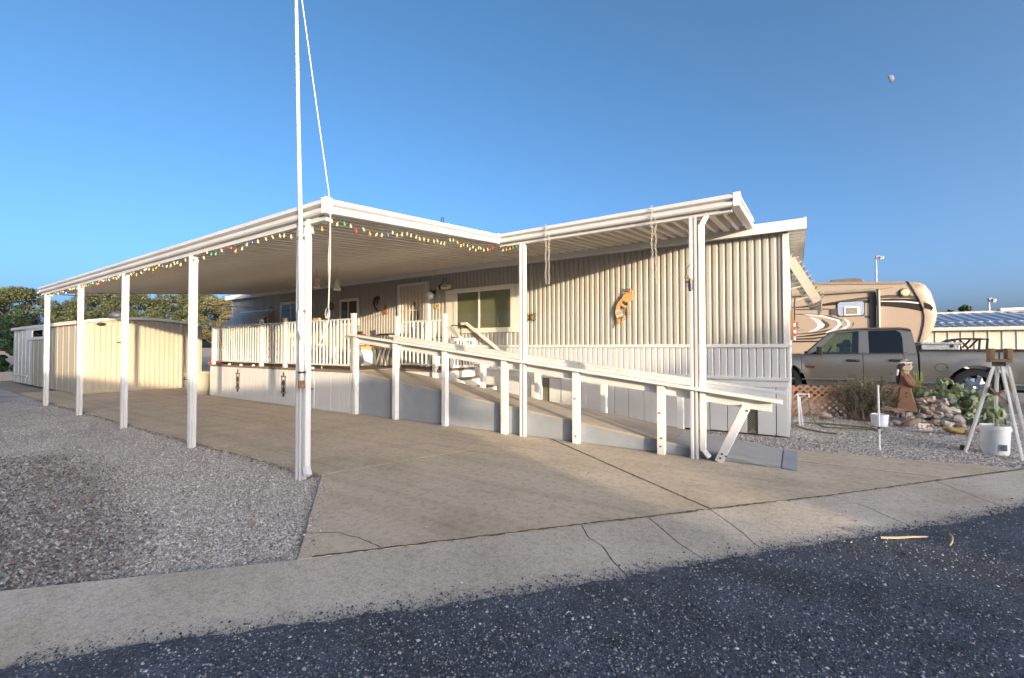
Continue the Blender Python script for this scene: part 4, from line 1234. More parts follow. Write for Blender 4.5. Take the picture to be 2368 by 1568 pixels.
part('hanger_wire', MB().tube([(-6.70, YW - .09, 2.70), (-6.64, YW - .07, 2.82), (-6.62, YW - .06, 2.855), (-6.60, YW - .06, 2.83), (-6.60, YW - .05, 2.80)], .006, 5), BLACK, hs)
mk = MB()
for i in range(6):
    mk.box(-6.60 + i * .02, -6.588 + i * .02, YW - .150, YW - .146, 2.635, 2.655)
part('sign_marks', mk, BLACK, hs)
def wheel(x, z, r, label):
    w = root('round_wall_ornament', label, 'wall art', (x, YW - .03, z), group='round metal wall ornaments')
    part('rim', MB().tube([(x + r * math.cos(R(a)), YW - .03, z + r * math.sin(R(a))) for a in range(0, 361, 20)], .012, 6), BLACK, w)
    sp_ = MB()
    for a in range(0, 180, 30):
        c, s = math.cos(R(a)), math.sin(R(a))
        sp_.bar((x - r * c, YW - .03, z - r * s), (x + r * c, YW - .03, z + r * s), .02, .008, (0, 1, 0))
    part('blades', sp_, mat('grey_metal', (.2, .19, .17), .5), w)
wheel(-10.85, 2.43, .10, 'round spoked metal ornament on the wall left of the small window')
wheel(-14.0, 2.50, .085, 'dark round ornament on the far wall beyond the flagpole post')
def angel(x, y, z, label):
    w = root('hanging_angel', label, 'ornament', (x, y, z), group='figures hung from the carport ceiling')
    part('cord', MB().tube([(x, y, z + .06), (x, y, zu(y) + .02)], .005, 5), ROPE, w)
    part('skirt', MB().lathe([(.075, -.11), (.07, -.09), (.03, .0), (.025, .03)], (x, y, z), 'z', 10), CREAM, w)
    part('head', MB().blob((x, y, z + .06), (.035, .035, .04), 1, .05), CREAM, w)
    for s in (1, -1):
        part('wing', MB().prism([(x + s * a, z + b) for a, b in [(.0, .03), (.09, .07), (.08, .0), (.03, -.03)]], 'y', y, y + .008), CREAM, w)
angel(-7.81, 5.0, 2.56, 'pale angel figure hung from the carport ceiling near the corner post')
angel(-7.16, 5.0, 2.47, 'pale angel figure hung from the carport ceiling beside the rope')
wk = root('post_windsock', 'small blue and brown owl shaped ornament hung on the right post', 'ornament', (-1.03, YM - .06, 2.0))
xw, yw_ = -1.025, YM - .065
part('cap', MB().prism([(xw - .055, 2.10), (xw - .045, 2.115), (xw + .03, 2.075), (xw + .03, 2.06)], 'y', yw_ - .03, yw_ + .0), CORTEN, wk)
part('body', MB().lathe([(.0, 1.935), (.022, 1.945), (.026, 2.0), (.022, 2.075), (0, 2.08)], (xw + .015, yw_ - .01, 0), 'z', 10), mat('deep_blue_paint', (.03, .03, .10), .5), wk)
part('face', MB().blob((xw + .022, yw_ - .034, 2.045), (.012, .008, .026), 4, .1), mat('amber', (.5, .25, .06), .5), wk)
part('wing', MB().box(xw - .035, xw - .012, yw_ - .006, yw_, 2.035, 2.062).box(xw - .035, xw - .012, yw_ - .006, yw_, 2.0, 2.008), mat('grey_blue', (.2, .22, .3), .5), wk)
part('hook', MB().tube([(xw + .0, yw_, 2.085), (xw - .03, yw_, 2.14), (xw - .025, yw_, 2.21), (xw + .01, yw_, 2.25)], .004, 5), BLACK, wk)
part('tail', MB().prism([(xw - .05, 1.925), (xw - .035, 1.94), (xw - .04, 1.90)], 'y', yw_ - .006, yw_), CORTEN, wk)
# ------------------------------------------------------------------ shed at the end of the carport
SX, SY0, SY1 = -16.45, 3.48, 6.45
sh = root('garden_shed', 'cream metal garden shed with low curved roof at the end of the carport', 'shed', (-20, 5, 0))
SXB = -24.8
part('inner_wall', MB().box(SXB + .03, SX - .03, SY0 + .03, SY1 - .03, 0.0, 1.98), SHEDP, sh)
def shedroof(y): return 2.02 + .17 * (1 - ((y - 4.95) / 1.5) ** 2)
pw_ = .247
for i in range(12):
    a = SY0 + i * pw_
    hgt = min(shedroof(a + .03), shedroof(a + pw_ - .03)) - .045
    part('wall_panel', ribbed(a, a + pw_ - .004, .02, hgt, SX - .004, pitch=.122, dep=.022, ax='y', sgn=1), SHEDP, sh)
for i in range(14):
    a = SXB + i * .597
    part('wall_panel', MB().box(a + .003, a + .594, SY0, SY0 + .01, .02, 2.0).box(a + .25, a + .29, SY0 - .008, SY0, .02, 2.0), SHEDP if i > 4 else mat('grey_cream_panel', (.55, .55, .5), .5), sh)
dr_ = part('door', MB().box(SX + .004, SX + .022, 3.62, 4.62, .06, 1.98).box(SX + .022, SX + .03, 4.55, 4.60, .06, 1.98), SHEDP, sh)
for t in range(1, 8):
    part('door_rib', MB().prism([(SX + .02, 3.62 + t * .12), (SX + .045, 3.64 + t * .12), (SX + .045, 3.675 + t * .12), (SX + .02, 3.695 + t * .12)], 'z', .1, 1.96), SHEDP, dr_)
part('door_handle', MB().box(SX + .03, SX + .07, 4.28, 4.44, 1.43, 1.46).box(SX + .03, SX + .05, 4.36, 4.40, 1.38, 1.41), BLACK, dr_)
part('door_lock', MB().box(SX + .03, SX + .065, 4.40, 4.44, 1.0, 1.1), BLACK, dr_)
dr_ = part('door', MB().box(SX + .004, SX + .022, 4.63, 5.7, .06, 2.0), SHEDP, sh)
for t in range(1, 9):
    part('door_rib', MB().prism([(SX + .02, 4.63 + t * .12), (SX + .045, 4.65 + t * .12), (SX + .045, 4.685 + t * .12), (SX + .02, 4.705 + t * .12)], 'z', .1, 1.98), SHEDP, dr_)
part('wall_lamp', MB().blob((SX + .05, 3.93, 1.95), (.04, .10, .045), 3, .2), BLACK, sh)
rf = MB()
ys = [SY0 - .06 + (SY1 - SY0 + .12) * i / 12 for i in range(13)]
pr = [(y, shedroof(y)) for y in ys] + [(y, shedroof(y) - .03) for y in reversed(ys)]
part('roof', MB().prism(pr, 'x', SXB - .05, SX + .06), SHEDR, sh)
part('roof_trim', MB().prism([(y, z + .004) for y, z in pr[:13]] + [(y, shedroof(y) - .07) for y in reversed(ys)], 'x', SX + .062, SX + .075), CREAM, sh)
part('eave_trim', MB().box(SXB - .05, SX + .05, SY0 - .075, SY0 - .06, 1.93, 2.03), CREAM, sh)
part('roof_vent', MB().lathe([(.10, 2.15), (.10, 2.22), (.20, 2.24), (.19, 2.33), (.10, 2.40), (0, 2.42)], (-17.6, 4.6, 0), 'z', 16), mat('dull_grey_vent', (.26, .23, .2), .5, metal=.4), sh, smooth=True)
part('corner_trim', MB().box(SX - .03, SX + .012, SY0 - .012, SY0 + .03, .0, 2.0), CREAM, sh)
w = part('window', MB().box(-22.5, -19.9, SY0 - .05, SY0 - .01, 1.56, 1.65).box(-22.5, -19.9, SY0 - .05, SY0 - .01, 1.86, 1.95).box(-22.5, -21.6, SY0 - .05, SY0 - .01, 1.65, 1.86).box(-20.1, -19.9, SY0 - .05, SY0 - .01, 1.65, 1.86), PLASTIC, sh)
part('pane', MB().box(-21.6, -20.1, SY0 - .03, SY0 - .012, 1.65, 1.86), TINT, w)
part('sill_rail', MB().box(SXB, -22.4, SY0 - .03, SY0 - .008, .27, .32), CREAM, sh)

tc = root('trash_can', 'khaki plastic trash can standing at the corner of the porch', 'trash can', (-13.75, 5.35, 0))
part('bin', MB().lathe([(.0, .0), (.25, .0), (.26, .02), (.30, .56), (.325, .565), (.33, .62), (.31, .63), (.29, .62), (.27, .1), (0, .08)], (-13.72, 5.28, 0), 'z', 22), CANGREY, tc, smooth=True)
for a in (200, 290):
    c, s = math.cos(R(a)), math.sin(R(a))
    part('handle', MB().tube([(-13.72 + .31 * c - .06 * s, 5.28 + .31 * s + .06 * c, .50), (-13.72 + .35 * c - .06 * s, 5.28 + .35 * s + .06 * c, .44), (-13.72 + .35 * c + .06 * s, 5.28 + .35 * s - .06 * c, .44), (-13.72 + .31 * c + .06 * s, 5.28 + .31 * s - .06 * c, .50)], .012, 6), BLACK, tc)
gr = root('red_kettle_grill', 'red kettle grill standing behind the trash can', 'grill', (-14.9, 6.3, 0))
part('bowl', MB().lathe([(.0, .60), (.15, .63), (.25, .75), (.27, .82)], (-14.9, 6.3, 0), 'z', 18), RED, gr, smooth=True)
part('lid', MB().lathe([(.275, .825), (.26, .90), (.17, .99), (.0, 1.03)], (-14.9, 6.3, 0), 'z', 18), RED, gr, smooth=True)
part('rim_band', MB().lathe([(.272, .815), (.285, .82), (.285, .835), (.272, .84)], (-14.9, 6.3, 0), 'z', 18), CHROME, gr)
for a in (30, 150, 270):
    c, s = math.cos(R(a)), math.sin(R(a))
    part('leg', MB().tube([(-14.9 + .13 * c, 6.3 + .13 * s, .64), (-14.9 + .3 * c, 6.3 + .3 * s, 0)], .014, 6), BLACK, gr)

# ------------------------------------------------------------------ pickup truck
tk = root('pickup_truck', 'taupe crew cab pickup truck parked in front of the trailer', 'pickup truck', (1.6, 14.5, 0))
YT, YTF = 13.6, 15.45
WHL = [(-0.27, .40), (3.33, .40)]
def botz(x):
    z = .30 if -.7 < x < 3.9 else .36
    if x < -.7: z = .36 + (-.7 - x) * .05
    for cx_, cz in WHL:
        d = abs(x - cx_)
        if d < .475:
            z = max(z, cz + math.sqrt(.475 ** 2 - d * d))
    return z
def off(z):      # side bulge
    t = (z - .30) / .85
    return .055 * (2 * t - 1) ** 2 + (.03 if t < .15 else 0)
def bodyseg(name, x0, x1, top, extra=0.0, nx=None, m=TRUCK, parent=tk):
    nx = nx or max(3, int((x1 - x0) / .06))
    xs_ = [x0 + (x1 - x0) * i / nx for i in range(nx + 1)]
    nz = 9
    mb = MB()
    gr_ = []
    for side in (0, 1):
        for x in xs_:
            b, t = botz(x), top(x)
            for k in range(nz + 1):
                z = b + (t - b) * k / nz
                o = off(z) + extra + (.03 if k == nz else 0)
                flare = 0
                for cx_, cz in WHL:
                    d = math.hypot(x - cx_, z - cz)
                    if d < .62: flare = max(flare, .035 * (1 - max(0, (d - .475)) / .145))
                y = YT + o - flare if side == 0 else YTF - o + flare
                mb.v.append((x, y, z))
    n1 = nz + 1
    q = (nx + 1) * n1
    for i in range(nx):
        for k in range(nz):
            a = i * n1 + k
            mb.f.append((a, a + n1, a + n1 + 1, a + 1))
            mb.f.append((q + a, q + a + 1, q + a + n1 + 1, q + a + n1))
        a = i * n1
        mb.f.append((a + nz, a + n1 + nz, q + a + n1 + nz, q + a + nz))
        mb.f.append((a, q + a, q + a + n1, a + n1))
    for a in (0, nx * n1):
        for k in range(nz):
            f = (a + k, q + a + k, q + a + k + 1, a + k + 1)
            mb.f.append(f[::-1] if a == 0 else f)
            mb.f[-1] = mb.f[-1][::-1]
    return part(name, mb, m, parent, smooth=True)
hood = lambda x: np.interp(x, [-1.2, -1.1, -.5, .1], [.88, 1.0, 1.06, 1.11])
belt = lambda x: 1.10 + .02 * (x - .1)
bodyseg('front_fender', -1.15, .115, hood)
d1 = bodyseg('front_door', .125, 1.375, belt)
d2 = bodyseg('rear_door', 1.385, 2.13, belt)
bodyseg('cab_corner', 2.14, 2.375, lambda x: 1.15)
bed = bodyseg('truck_bed', 2.41, 4.62, lambda x: 1.175 + .012 * (x - 2.4))
part('bed_rail_cap', MB().box(2.42, 4.62, YT + .06, YT + .13, 1.19, 1.222).box(2.42, 4.62, YTF - .13, YTF - .06, 1.19, 1.222), BLACK, tk, bevel=.008)
part('front_bumper', MB().box(-1.32, -1.16, YT + .05, YTF - .05, .40, .68), CHROME, tk, bevel=.03)
part('grille', MB().box(-1.21, -1.155, YT + .35, YTF - .35, .62, .90), CHROME, tk, bevel=.02)
for y in (YT + .08, YTF - .33):
    part('headlight', MB().box(-1.20, -1.0, y, y + .25, .68, .88), mat('lamp_glass', (.7, .7, .7), .1), tk, bevel=.03)
part('tailgate', MB().box(4.625, 4.66, YT + .08, YTF - .08, .5, 1.18), TRUCK, tk, bevel=.015)
part('rear_bumper', MB().box(4.67, 4.8, YT + .06, YTF - .06, .42, .56), CHROME, tk, bevel=.02)
def lean(z): return .05 + .17 * max(0, z - 1.1) / .65
def wallpoly(name, poly, parent, m, t=.05, dy=0.0, both=True):
    for s in ((0, 1) if both else (0,)):
        q = MB().prism(poly, 'y', 0, t)
        vs = [(x, (YT + lean(z) + dy + y) if s == 0 else (YTF - lean(z) - dy - y), z) for x, y, z in q.v]
        part(name, MB().add(vs, q.f if s == 0 else [f[::-1] for f in q.f]), m, parent)
wallpoly('a_pillar', [(.22, 1.10), (.36, 1.115), (.86, 1.625), (.90, 1.70), (.80, 1.675), (.52, 1.42)], tk, TRUCK)
wallpoly('b_pillar', [(1.30, 1.10), (1.50, 1.10), (1.50, 1.685), (1.32, 1.682)], tk, TRUCK)
wallpoly('c_pillar', [(2.13, 1.10), (2.37, 1.14), (2.31, 1.62), (2.26, 1.72), (2.02, 1.72), (2.02, 1.68), (2.10, 1.62), (2.13, 1.5)], tk, TRUCK)
wallpoly('roof_rail', [(.86, 1.625), (1.32, 1.675), (2.04, 1.685), (2.26, 1.72), (2.1, 1.752), (1.4, 1.757), (1.0, 1.735), (.80, 1.675)], tk, TRUCK)
wallpoly('window_seal', [(.33, 1.10), (2.2, 1.135), (2.2, 1.150), (.36, 1.122)], tk, BLACK, .01, -.004)
rfm = MB()
xs_ = [.80, 1.0, 1.4, 2.1, 2.24, 2.29]
zs_ = [1.672, 1.733, 1.756, 1.752, 1.725, 1.69]
rfm.prism(list(zip(xs_, zs_)) + [(x, z - .035) for x, z in reversed(list(zip(xs_, zs_)))], 'y', YT + .16, YTF - .16)
part('roof_panel', rfm, TRUCK, tk)
wallpoly('front_side_window', [(.38, 1.12), (1.30, 1.13), (1.32, 1.675), (.88, 1.63)], d1, CARGLASS, .006, .02)
wallpoly('rear_side_window', [(1.50, 1.14), (2.13, 1.15), (2.13, 1.5), (2.10, 1.62), (2.02, 1.68), (1.50, 1.68)], d2, TINT, .006, .02)
wallpoly('rear_window_dark', [(1.52, 1.14), (2.12, 1.15), (2.12, 1.5), (2.08, 1.62), (2.02, 1.67), (1.52, 1.67)], d2, mat('dark_tint', (.03, .032, .04), .3), .004, .045, both=False)
part('windshield', MB().add([(.25, YT + .10, 1.115), (.25, YTF - .10, 1.115), (.83, YTF - .22, 1.675), (.83, YT + .22, 1.675)], [(0, 3, 2, 1)]), CARGLASS, tk)
part('rear_glass', MB().add([(2.33, YT + .10, 1.16), (2.33, YTF - .10, 1.16), (2.25, YTF - .22, 1.66), (2.25, YT + .22, 1.66)], [(0, 1, 2, 3)]), TINT, tk)
part('dashboard', MB().box(.2, .62, YT + .15, YTF - .15, 1.05, 1.16), BLACK, tk, bevel=.03)
for y in (YT + .28, YTF - .78):
    for x in (1.02, 1.85):
        s_ = part('seat', MB().box(x, x + .14, y, y + .5, 1.0, 1.28), mat('grey_seat', (.12, .12, .12), .8), tk, bevel=.03)
        part('headrest', MB().box(x + .06, x + .15, y + .12, y + .38, 1.30, 1.47), mat('grey_headrest', (.12, .12, .12), .8), s_, bevel=.03)
part('steering_wheel', MB().tube([(.72 + .06 * math.sin(R(a)), YT + .5 + .17 * math.cos(R(a)), 1.16 + .13 * math.sin(R(a))) for a in range(0, 361, 24)], .014, 6), BLACK, tk)
mi = part('side_mirror', MB().bar((.44, YT + .08, 1.14), (.50, YT - .13, 1.15), .05, .05).box(.44, .56, YT - .30, YT - .10, 1.09, 1.29), BLACK, d1, bevel=.02)
for x, dd in ((1.05, d1), (1.86, d2)):
    zc = .945 + .02 * (x - 1.05)
    part('handle', MB().box(x, x + .27, YT - .022, YT + .03, zc - .03, zc + .03), BLACK, dd, bevel=.018)
    part('handle_lock', MB().box(x + .19, x + .24, YT - .032, YT - .022, zc - .012, zc + .014), CHROME, dd)
tr = MB()
for a, b in ((.125, 1.372), (1.388, 2.37), (2.43, 2.82), (3.84, 4.6)):
    tr.box(a, b, YT - .012, YT + .06, .435, .465)
part('side_moulding', tr, CHROME, tk, bevel=.004)
part('fuel_door', MB().tube([(2.77 + .105 * math.cos(R(a)), YT - .002, .81 + .095 * math.sin(R(a))) for a in range(0, 361, 15)], .005, 5).box(2.84, 2.88, YT - .006, YT, .80, .83), mat('dark_gap', (.07, .06, .05), .5), tk)
bdg = part('door_badge', MB().box(.17, .40, YT - .004, YT + .03, .745, .80), mat('badge_red', (.12, .02, .02), .4), d1)
part('badge_lettering', text_mb('HEAVY', .05, lambda u, v, d: (.185 + u, YT - .006 - d * .5, .755 + v)), CHROME, d1)
part('badge_lettering', text_mb('2500', .055, lambda u, v, d: (.20 + u, YT - .002 - d * .5, .815 + v)), CHROME, d1)
part('fender_emblem', MB().box(-.10, -.02, YT + .0, YT + .02, .80, .84), CHROME, tk)
for cx_, cz in WHL:
    for y, s in ((YT + .03, 1), (YTF - .30, -1)):
        wv = part('wheel', MB().lathe([(.25, 0.01), (.32, -.0), (.385, .03), (.398, .07), (.398, .20), (.385, .24), (.32, .27), (.25, .26)], (cx_, y, cz), 'y', 32, caps=False), RUBBER, tk, smooth=True)
        part('rim', MB().lathe([(.0, .06), (.05, .045), (.055, .07), (.18, .10), (.215, .06), (.245, .012), (.255, .02), (.25, .2)], (cx_, y, cz), 'y', 32, caps=False), CHROME, wv, smooth=True)
        spk = MB()
        for k in range(6):
            a = R(k * 60 + 15)
            spk.bar((cx_ + .05 * math.cos(a), y + .045, cz + .05 * math.sin(a)), (cx_ + .235 * math.cos(a), y + .03, cz + .235 * math.sin(a)), .075, .04, (0, 1, 0))
        part('spokes', spk, CHROME, wv)
        part('wheel_well', MB().lathe([(.0, .13), (.24, .13), (.24, .16), (0, .16)], (cx_, y, cz), 'y', 20), DARK, wv)
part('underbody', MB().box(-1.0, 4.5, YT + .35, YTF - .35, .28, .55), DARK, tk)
part('running_board', MB().box(.3, 2.7, YT + .03, YT + .15, .25, .29), BLACK, tk)
tb = root('truck_tool_box', 'silver diamond plate tool box across the truck bed behind the cab', 'tool box', (2.8, 14.5, 1.18))
part('box', MB().box(2.46, 3.10, YT + .14, YTF - .14, 1.16, 1.33), DIAMOND, tb, bevel=.01)
part('lid', MB().box(2.44, 3.14, YT + .12, YTF - .12, 1.335, 1.385), DIAMOND, tb, bevel=.012)
part('latch', MB().lathe([(.0, -.012), (.035, -.01), (.04, 0)], (2.97, YT + .138, 1.30), 'y', 12), BLACK, tb)
ht = root('hitch_head', 'black fifth wheel hitch head standing in the truck bed', 'hitch', (3.35, 14.5, 1.2))
part('plate', MB().prism([(2.98, 1.385), (3.10, 1.46), (3.25, 1.485), (3.52, 1.48), (3.66, 1.465), (3.66, 1.44), (3.52, 1.45), (3.25, 1.45), (3.10, 1.42)], 'y', 14.1, 14.8), BLACK, ht)
for p, q in (((3.66, 1.46), (3.64, 1.18)), ((3.2, 1.45), (3.34, 1.25)), ((3.34, 1.25), (3.3, 1.15)), ((3.5, 1.45), (3.36, 1.26))):
    part('strut', MB().bar((p[0], 14.2, p[1]), (q[0], 14.2, q[1]), .035, .035), BLACK, ht)
    part('strut', MB().bar((p[0], 14.7, p[1]), (q[0], 14.7, q[1]), .035, .035), BLACK, ht)

# ------------------------------------------------------------------ fifth wheel trailer
rv_ = root('camper_trailer', 'large tan fifth wheel camper trailer with swooping grey stripes', 'trailer', (-1, 20, 0))
YR, YRF = 19.0, 21.4
seam = [(3.10, 3.40), (3.22, 3.14), (3.36, 2.80), (3.45, 2.50), (3.475, 2.25), (3.46, 2.0), (3.40, 1.68), (3.34, 1.42)]
part('body', MB().prism([(-9, .75), (-9, 3.60), (.66, 3.585), (3.06, 3.43)] + seam + [(1.2, 1.40), (1.2, .75)], 'y', YR, YRF), RVTAN, rv_)
outer = [(3.112, 3.41), (3.40, 3.40), (3.56, 3.30), (3.68, 3.08), (3.78, 2.72), (3.84, 2.35), (3.82, 2.18), (3.72, 1.80), (3.55, 1.50), (3.44, 1.42), (3.352, 1.42)]
sm_pts = [(x + .012, z) for x, z in seam[-2:0:-1]]
cm = MB()
lay = [(YR + .01, .15), (YR + .05, .075), (YR + .14, .02), (YR + .35, 0), (YRF - .35, 0), (YRF - .14, .02), (YRF - .05, .075), (YRF - .01, .15)]
for y, ins in lay:
    for k_, (x, z) in enumerate(outer):
        f_ = 0 if k_ in (0, 10) else (.5 if k_ in (1, 9) else 1)
        v_ = Vector((3.35 - x, 2.4 - z)).normalized() * ins * f_
        cm.v.append((x + v_.x, y, z + v_.y))
    for x, z in sm_pts:
        cm.v.append((x, y, z))
nn_ = len(outer) + len(sm_pts)
for l_ in range(len(lay) - 1):
    for k_ in range(nn_):
        a, b_ = l_ * nn_ + k_, l_ * nn_ + (k_ + 1) % nn_
        cm.f.append((a, b_, b_ + nn_, a + nn_))
# side faces as a strip between the rim and the seam, so that they follow the curve
for base_, fl_ in ((0, 0), ((len(lay) - 1) * nn_, 1)):
    rim = [base_ + k_ for k_ in range(len(outer))]
    sea = [base_ + nn_ - 1 - k_ for k_ in range(len(sm_pts))]
    sea = [rim[0]] + sea + [rim[-1]]
    for k_ in range(len(rim) - 1):
        q0 = sea[round(k_ * (len(sea) - 1) / (len(rim) - 1))]
        q1 = sea[round((k_ + 1) * (len(sea) - 1) / (len(rim) - 1))]
        f_ = [rim[k_], rim[k_ + 1], q1, q0]
        f_ = [v for n__, v in enumerate(f_) if v not in f_[:n__]]
        if len(f_) > 2: cm.f.append(tuple(f_ if fl_ else f_[::-1]))
part('front_cap', cm, RVCAP, rv_, smooth=True)
part('cap_seal', MB().tube([(x + .004, YR - .008, z) for x, z in [(3.02, 3.42)] + seam], .022, 6), BLACK, rv_)
part('roof_edge', MB().prism([(-9, 3.60), (.66, 3.585), (3.04, 3.425), (3.04, 3.345), (.66, 3.50), (-9, 3.52)], 'y', YR - .03, YR - .002), mat('grey_roof_edge', (.22, .19, .15), .5), rv_)
part('roof_air_conditioner', MB().prism([(1.06, 3.58), (1.10, 3.72), (1.18, 3.735), (1.86, 3.735), (2.0, 3.69), (2.10, 3.56)], 'y', 19.7, 20.7), mat('brown_ac_shell', (.13, .105, .08), .5), rv_, bevel=.03)
part('awning_roller', MB().tube([(-3, YR - .10, 3.12), (2.22, YR - .10, 3.20)], .055, 10), mat('awning_fabric', (.25, .22, .17), .7), rv_)
part('awning_arm', MB().box(2.30, 2.35, YR - .12, YR - .05, 1.3, 3.22), BLACK, rv_)
part('awning_arm_edge', MB().box(2.352, 2.385, YR - .10, YR - .05, 1.3, 3.18), RVWHITE, rv_)
part('awning_arm', MB().bar((2.22, YR - .09, 3.20), (2.72, YR - .02, 3.26), .035, .02), mat('grey_arm', (.2, .18, .15), .5), rv_)
part('arm_base', MB().box(2.12, 2.295, YR - .022, YR - .002, 1.4, 3.12), RVGREY, rv_)
wv = part('window', MB().prism([(1.22 + .0, 2.40), (1.28, 2.33), (1.94, 2.33), (2.0, 2.40), (2.0, 2.80), (1.94, 2.87), (1.28, 2.86), (1.22, 2.79)], 'y', YR - .02, YR - .002), BLACK, rv_, bevel=.006)
part('sunshade', MB().prism([(1.25, 2.42), (1.30, 2.36), (1.92, 2.36), (1.97, 2.42), (1.97, 2.78), (1.92, 2.84), (1.30, 2.83), (1.25, 2.77)], 'y', YR - .026, YR - .021), SILVER, wv)
part('vent_cover', MB().box(1.43, 1.85, YR - .045, YR - .027, 2.37, 2.66), PLASTIC, wv)
part('vent_screen', MB().box(1.47, 1.79, YR - .05, YR - .046, 2.41, 2.63), mat('screen_grey', (.22, .19, .14), .7, var=.3, scale=20), wv)
part('round_vent', MB().lathe([(.0, -.07), (.10, -.06), (.125, -.02), (.125, 0)], (3.02, YR, 3.06), 'y', 18), mat('cream_vent', (.62, .47, .28), .5), rv_, smooth=True)
part('vent_ring', MB().lathe([(.128, -.025), (.15, -.02), (.15, 0)], (3.01, YR, 3.05), 'y', 18), RVGREY, rv_)
part('side_box', MB().box(1.05, 1.22, YR - .03, YR - .002, 2.40, 2.62), RVGREY, rv_)
def swoosh(pts_t, pts_b, m, y=YR - .004, nm='stripe', grow=0.0):
    part(nm, MB().prism(pts_t + [(x, z - grow * (1 if 0 < k_ < len(pts_b) else 0)) for k_, (x, z) in enumerate(pts_b)][::-1], 'y', y, YR - .001), m, rv_)
swoosh([(.75, 2.79), (1.3, 2.90), (2.0, 2.98), (2.6, 3.01), (3.1, 2.98), (3.36, 2.90)], [(.75, 2.785), (1.3, 2.87), (2.0, 2.93), (2.6, 2.95), (3.1, 2.92), (3.36, 2.84)], RVGREY, grow=.04)
swoosh([(-.2, 2.72), (.5, 2.78), (1.2, 2.84), (2.0, 2.87), (2.7, 2.88), (3.2, 2.84), (3.36, 2.80)], [(-.2, 2.70), (.5, 2.74), (1.2, 2.78), (2.0, 2.80), (2.7, 2.82), (3.2, 2.77), (3.4, 2.71)], RVDARK, YR - .007, grow=.03)
swoosh([(2.3, 2.79), (2.7, 2.78), (3.1, 2.73), (3.4, 2.68)], [(2.3, 2.66), (2.7, 2.61), (3.1, 2.53), (3.45, 2.42)], RVDARK, YR - .006)
swoosh([(2.4, 2.82), (3.0, 2.79), (3.4, 2.71)], [(2.4, 2.80), (3.0, 2.745), (3.4, 2.665)], RVWHITE, YR - .009)
swoosh([(.0, 2.66), (.6, 2.66), (1.0, 2.63)], [(.0, 2.62), (.6, 2.63), (1.0, 2.625)], RVGREY, grow=.03)
swoosh([(1.98, 2.36), (2.3, 2.27)], [(1.98, 2.28), (2.3, 2.20)], RVGREY)
swoosh([(-.1, 2.50), (.5, 2.47), (1.05, 2.37), (1.38, 2.22)], [(-.1, 2.48), (.5, 2.43), (1.05, 2.31), (1.33, 2.17)], RVGREY, grow=.025)
swoosh([(.2, 2.475), (.8, 2.40), (1.3, 2.22), (1.36, 2.05), (1.2, 1.88), (.9, 1.76)], [(.5, 2.40), (.85, 2.33), (1.2, 2.2), (1.25, 2.06), (1.12, 1.92), (.9, 1.79)], RVWHITE, YR - .009)
swoosh([(1.42, 2.26), (1.56, 2.17), (1.58, 2.02), (1.40, 1.85), (1.0, 1.68)], [(1.44, 2.20), (1.50, 2.13), (1.50, 2.03), (1.34, 1.90), (1.0, 1.72)], RVWHITE, YR - .009)
swoosh([(.42, 2.38), (.70, 2.24), (.88, 2.06), (.80, 1.93), (.40, 1.80)], [(.58, 2.22), (.66, 2.10), (.66, 2.0), (.58, 1.92), (.40, 1.82)], RVWHITE, YR - .005)
swoosh([(.78, 2.28), (.98, 2.12), (1.02, 2.02), (.92, 1.94), (.72, 1.88)], [(.80, 2.18), (.88, 2.08), (.88, 2.02), (.82, 1.96), (.72, 1.92)], RVGREY, YR - .006)
swoosh([(1.68, 2.14), (1.70, 2.06), (1.55, 1.86)], [(1.64, 2.0), (1.62, 1.96), (1.50, 1.84)], RVGREY)
swoosh([(-.1, 1.74), (.6, 1.82), (1.1, 1.92), (1.35, 2.04)], [(-.1, 1.72), (.6, 1.785), (1.15, 1.88), (1.38, 2.0)], RVGREY, grow=.025)
swoosh([(-.1, 1.64), (.5, 1.72), (1.1, 1.82)], [(-.1, 1.62), (.5, 1.68), (1.1, 1.77)], RVDARK, grow=.025)
swoosh([(-.1, 1.58), (.5, 1.60), (.9, 1.66)], [(-.1, 1.54), (.5, 1.56), (.9, 1.63)], RVDARK, grow=.02)
swoosh([(-.1, 1.50), (.7, 1.50)], [(-.1, 1.44), (.7, 1.45)], RVDARK)
# the part of the name that shows past the corner of the house
part('lettering', text_mb('E', .20, lambda u, v, d: (-.02 + u, YR - .004 - d * .5, 2.03 + v), shear=.3), RVDARK, rv_)
part('lettering', text_mb('IER', .125, lambda u, v, d: (-.06 + u, YR - .004 - d * .5, 1.93 + v), shear=.35), RVDARK, rv_)
part('lettering', MB().box(-.02, .26, YR - .005, YR - .001, 1.885, 1.895), RVDARK, rv_)
cap = MB()
for s in ((2.86, 2.62), ):
    cap.prism([(3.49, 2.72), (3.62, 2.64), (3.70, 2.56), (3.70, 2.42), (3.62, 2.48), (3.50, 2.52)], 'y', YR + .0, YR + .008)
part('cap_stripe', cap, RVDARK, rv_)
part('landing_leg', MB().box(2.4, 2.5, YR + .3, YR + .4, .0, 1.4).box(2.35, 2.55, YR + .25, YR + .45, -.015, .02), BLACK, rv_)
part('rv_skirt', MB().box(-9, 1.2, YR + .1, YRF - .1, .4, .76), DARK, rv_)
for x in (-4.6, -3.6):
    part('wheel', MB().lathe([(.0, .05), (.2, .03), (.34, 0), (.38, .05), (.38, .2), (.3, .24)], (x, YR + .05, .37), 'y', 24), RUBBER, rv_, smooth=True)

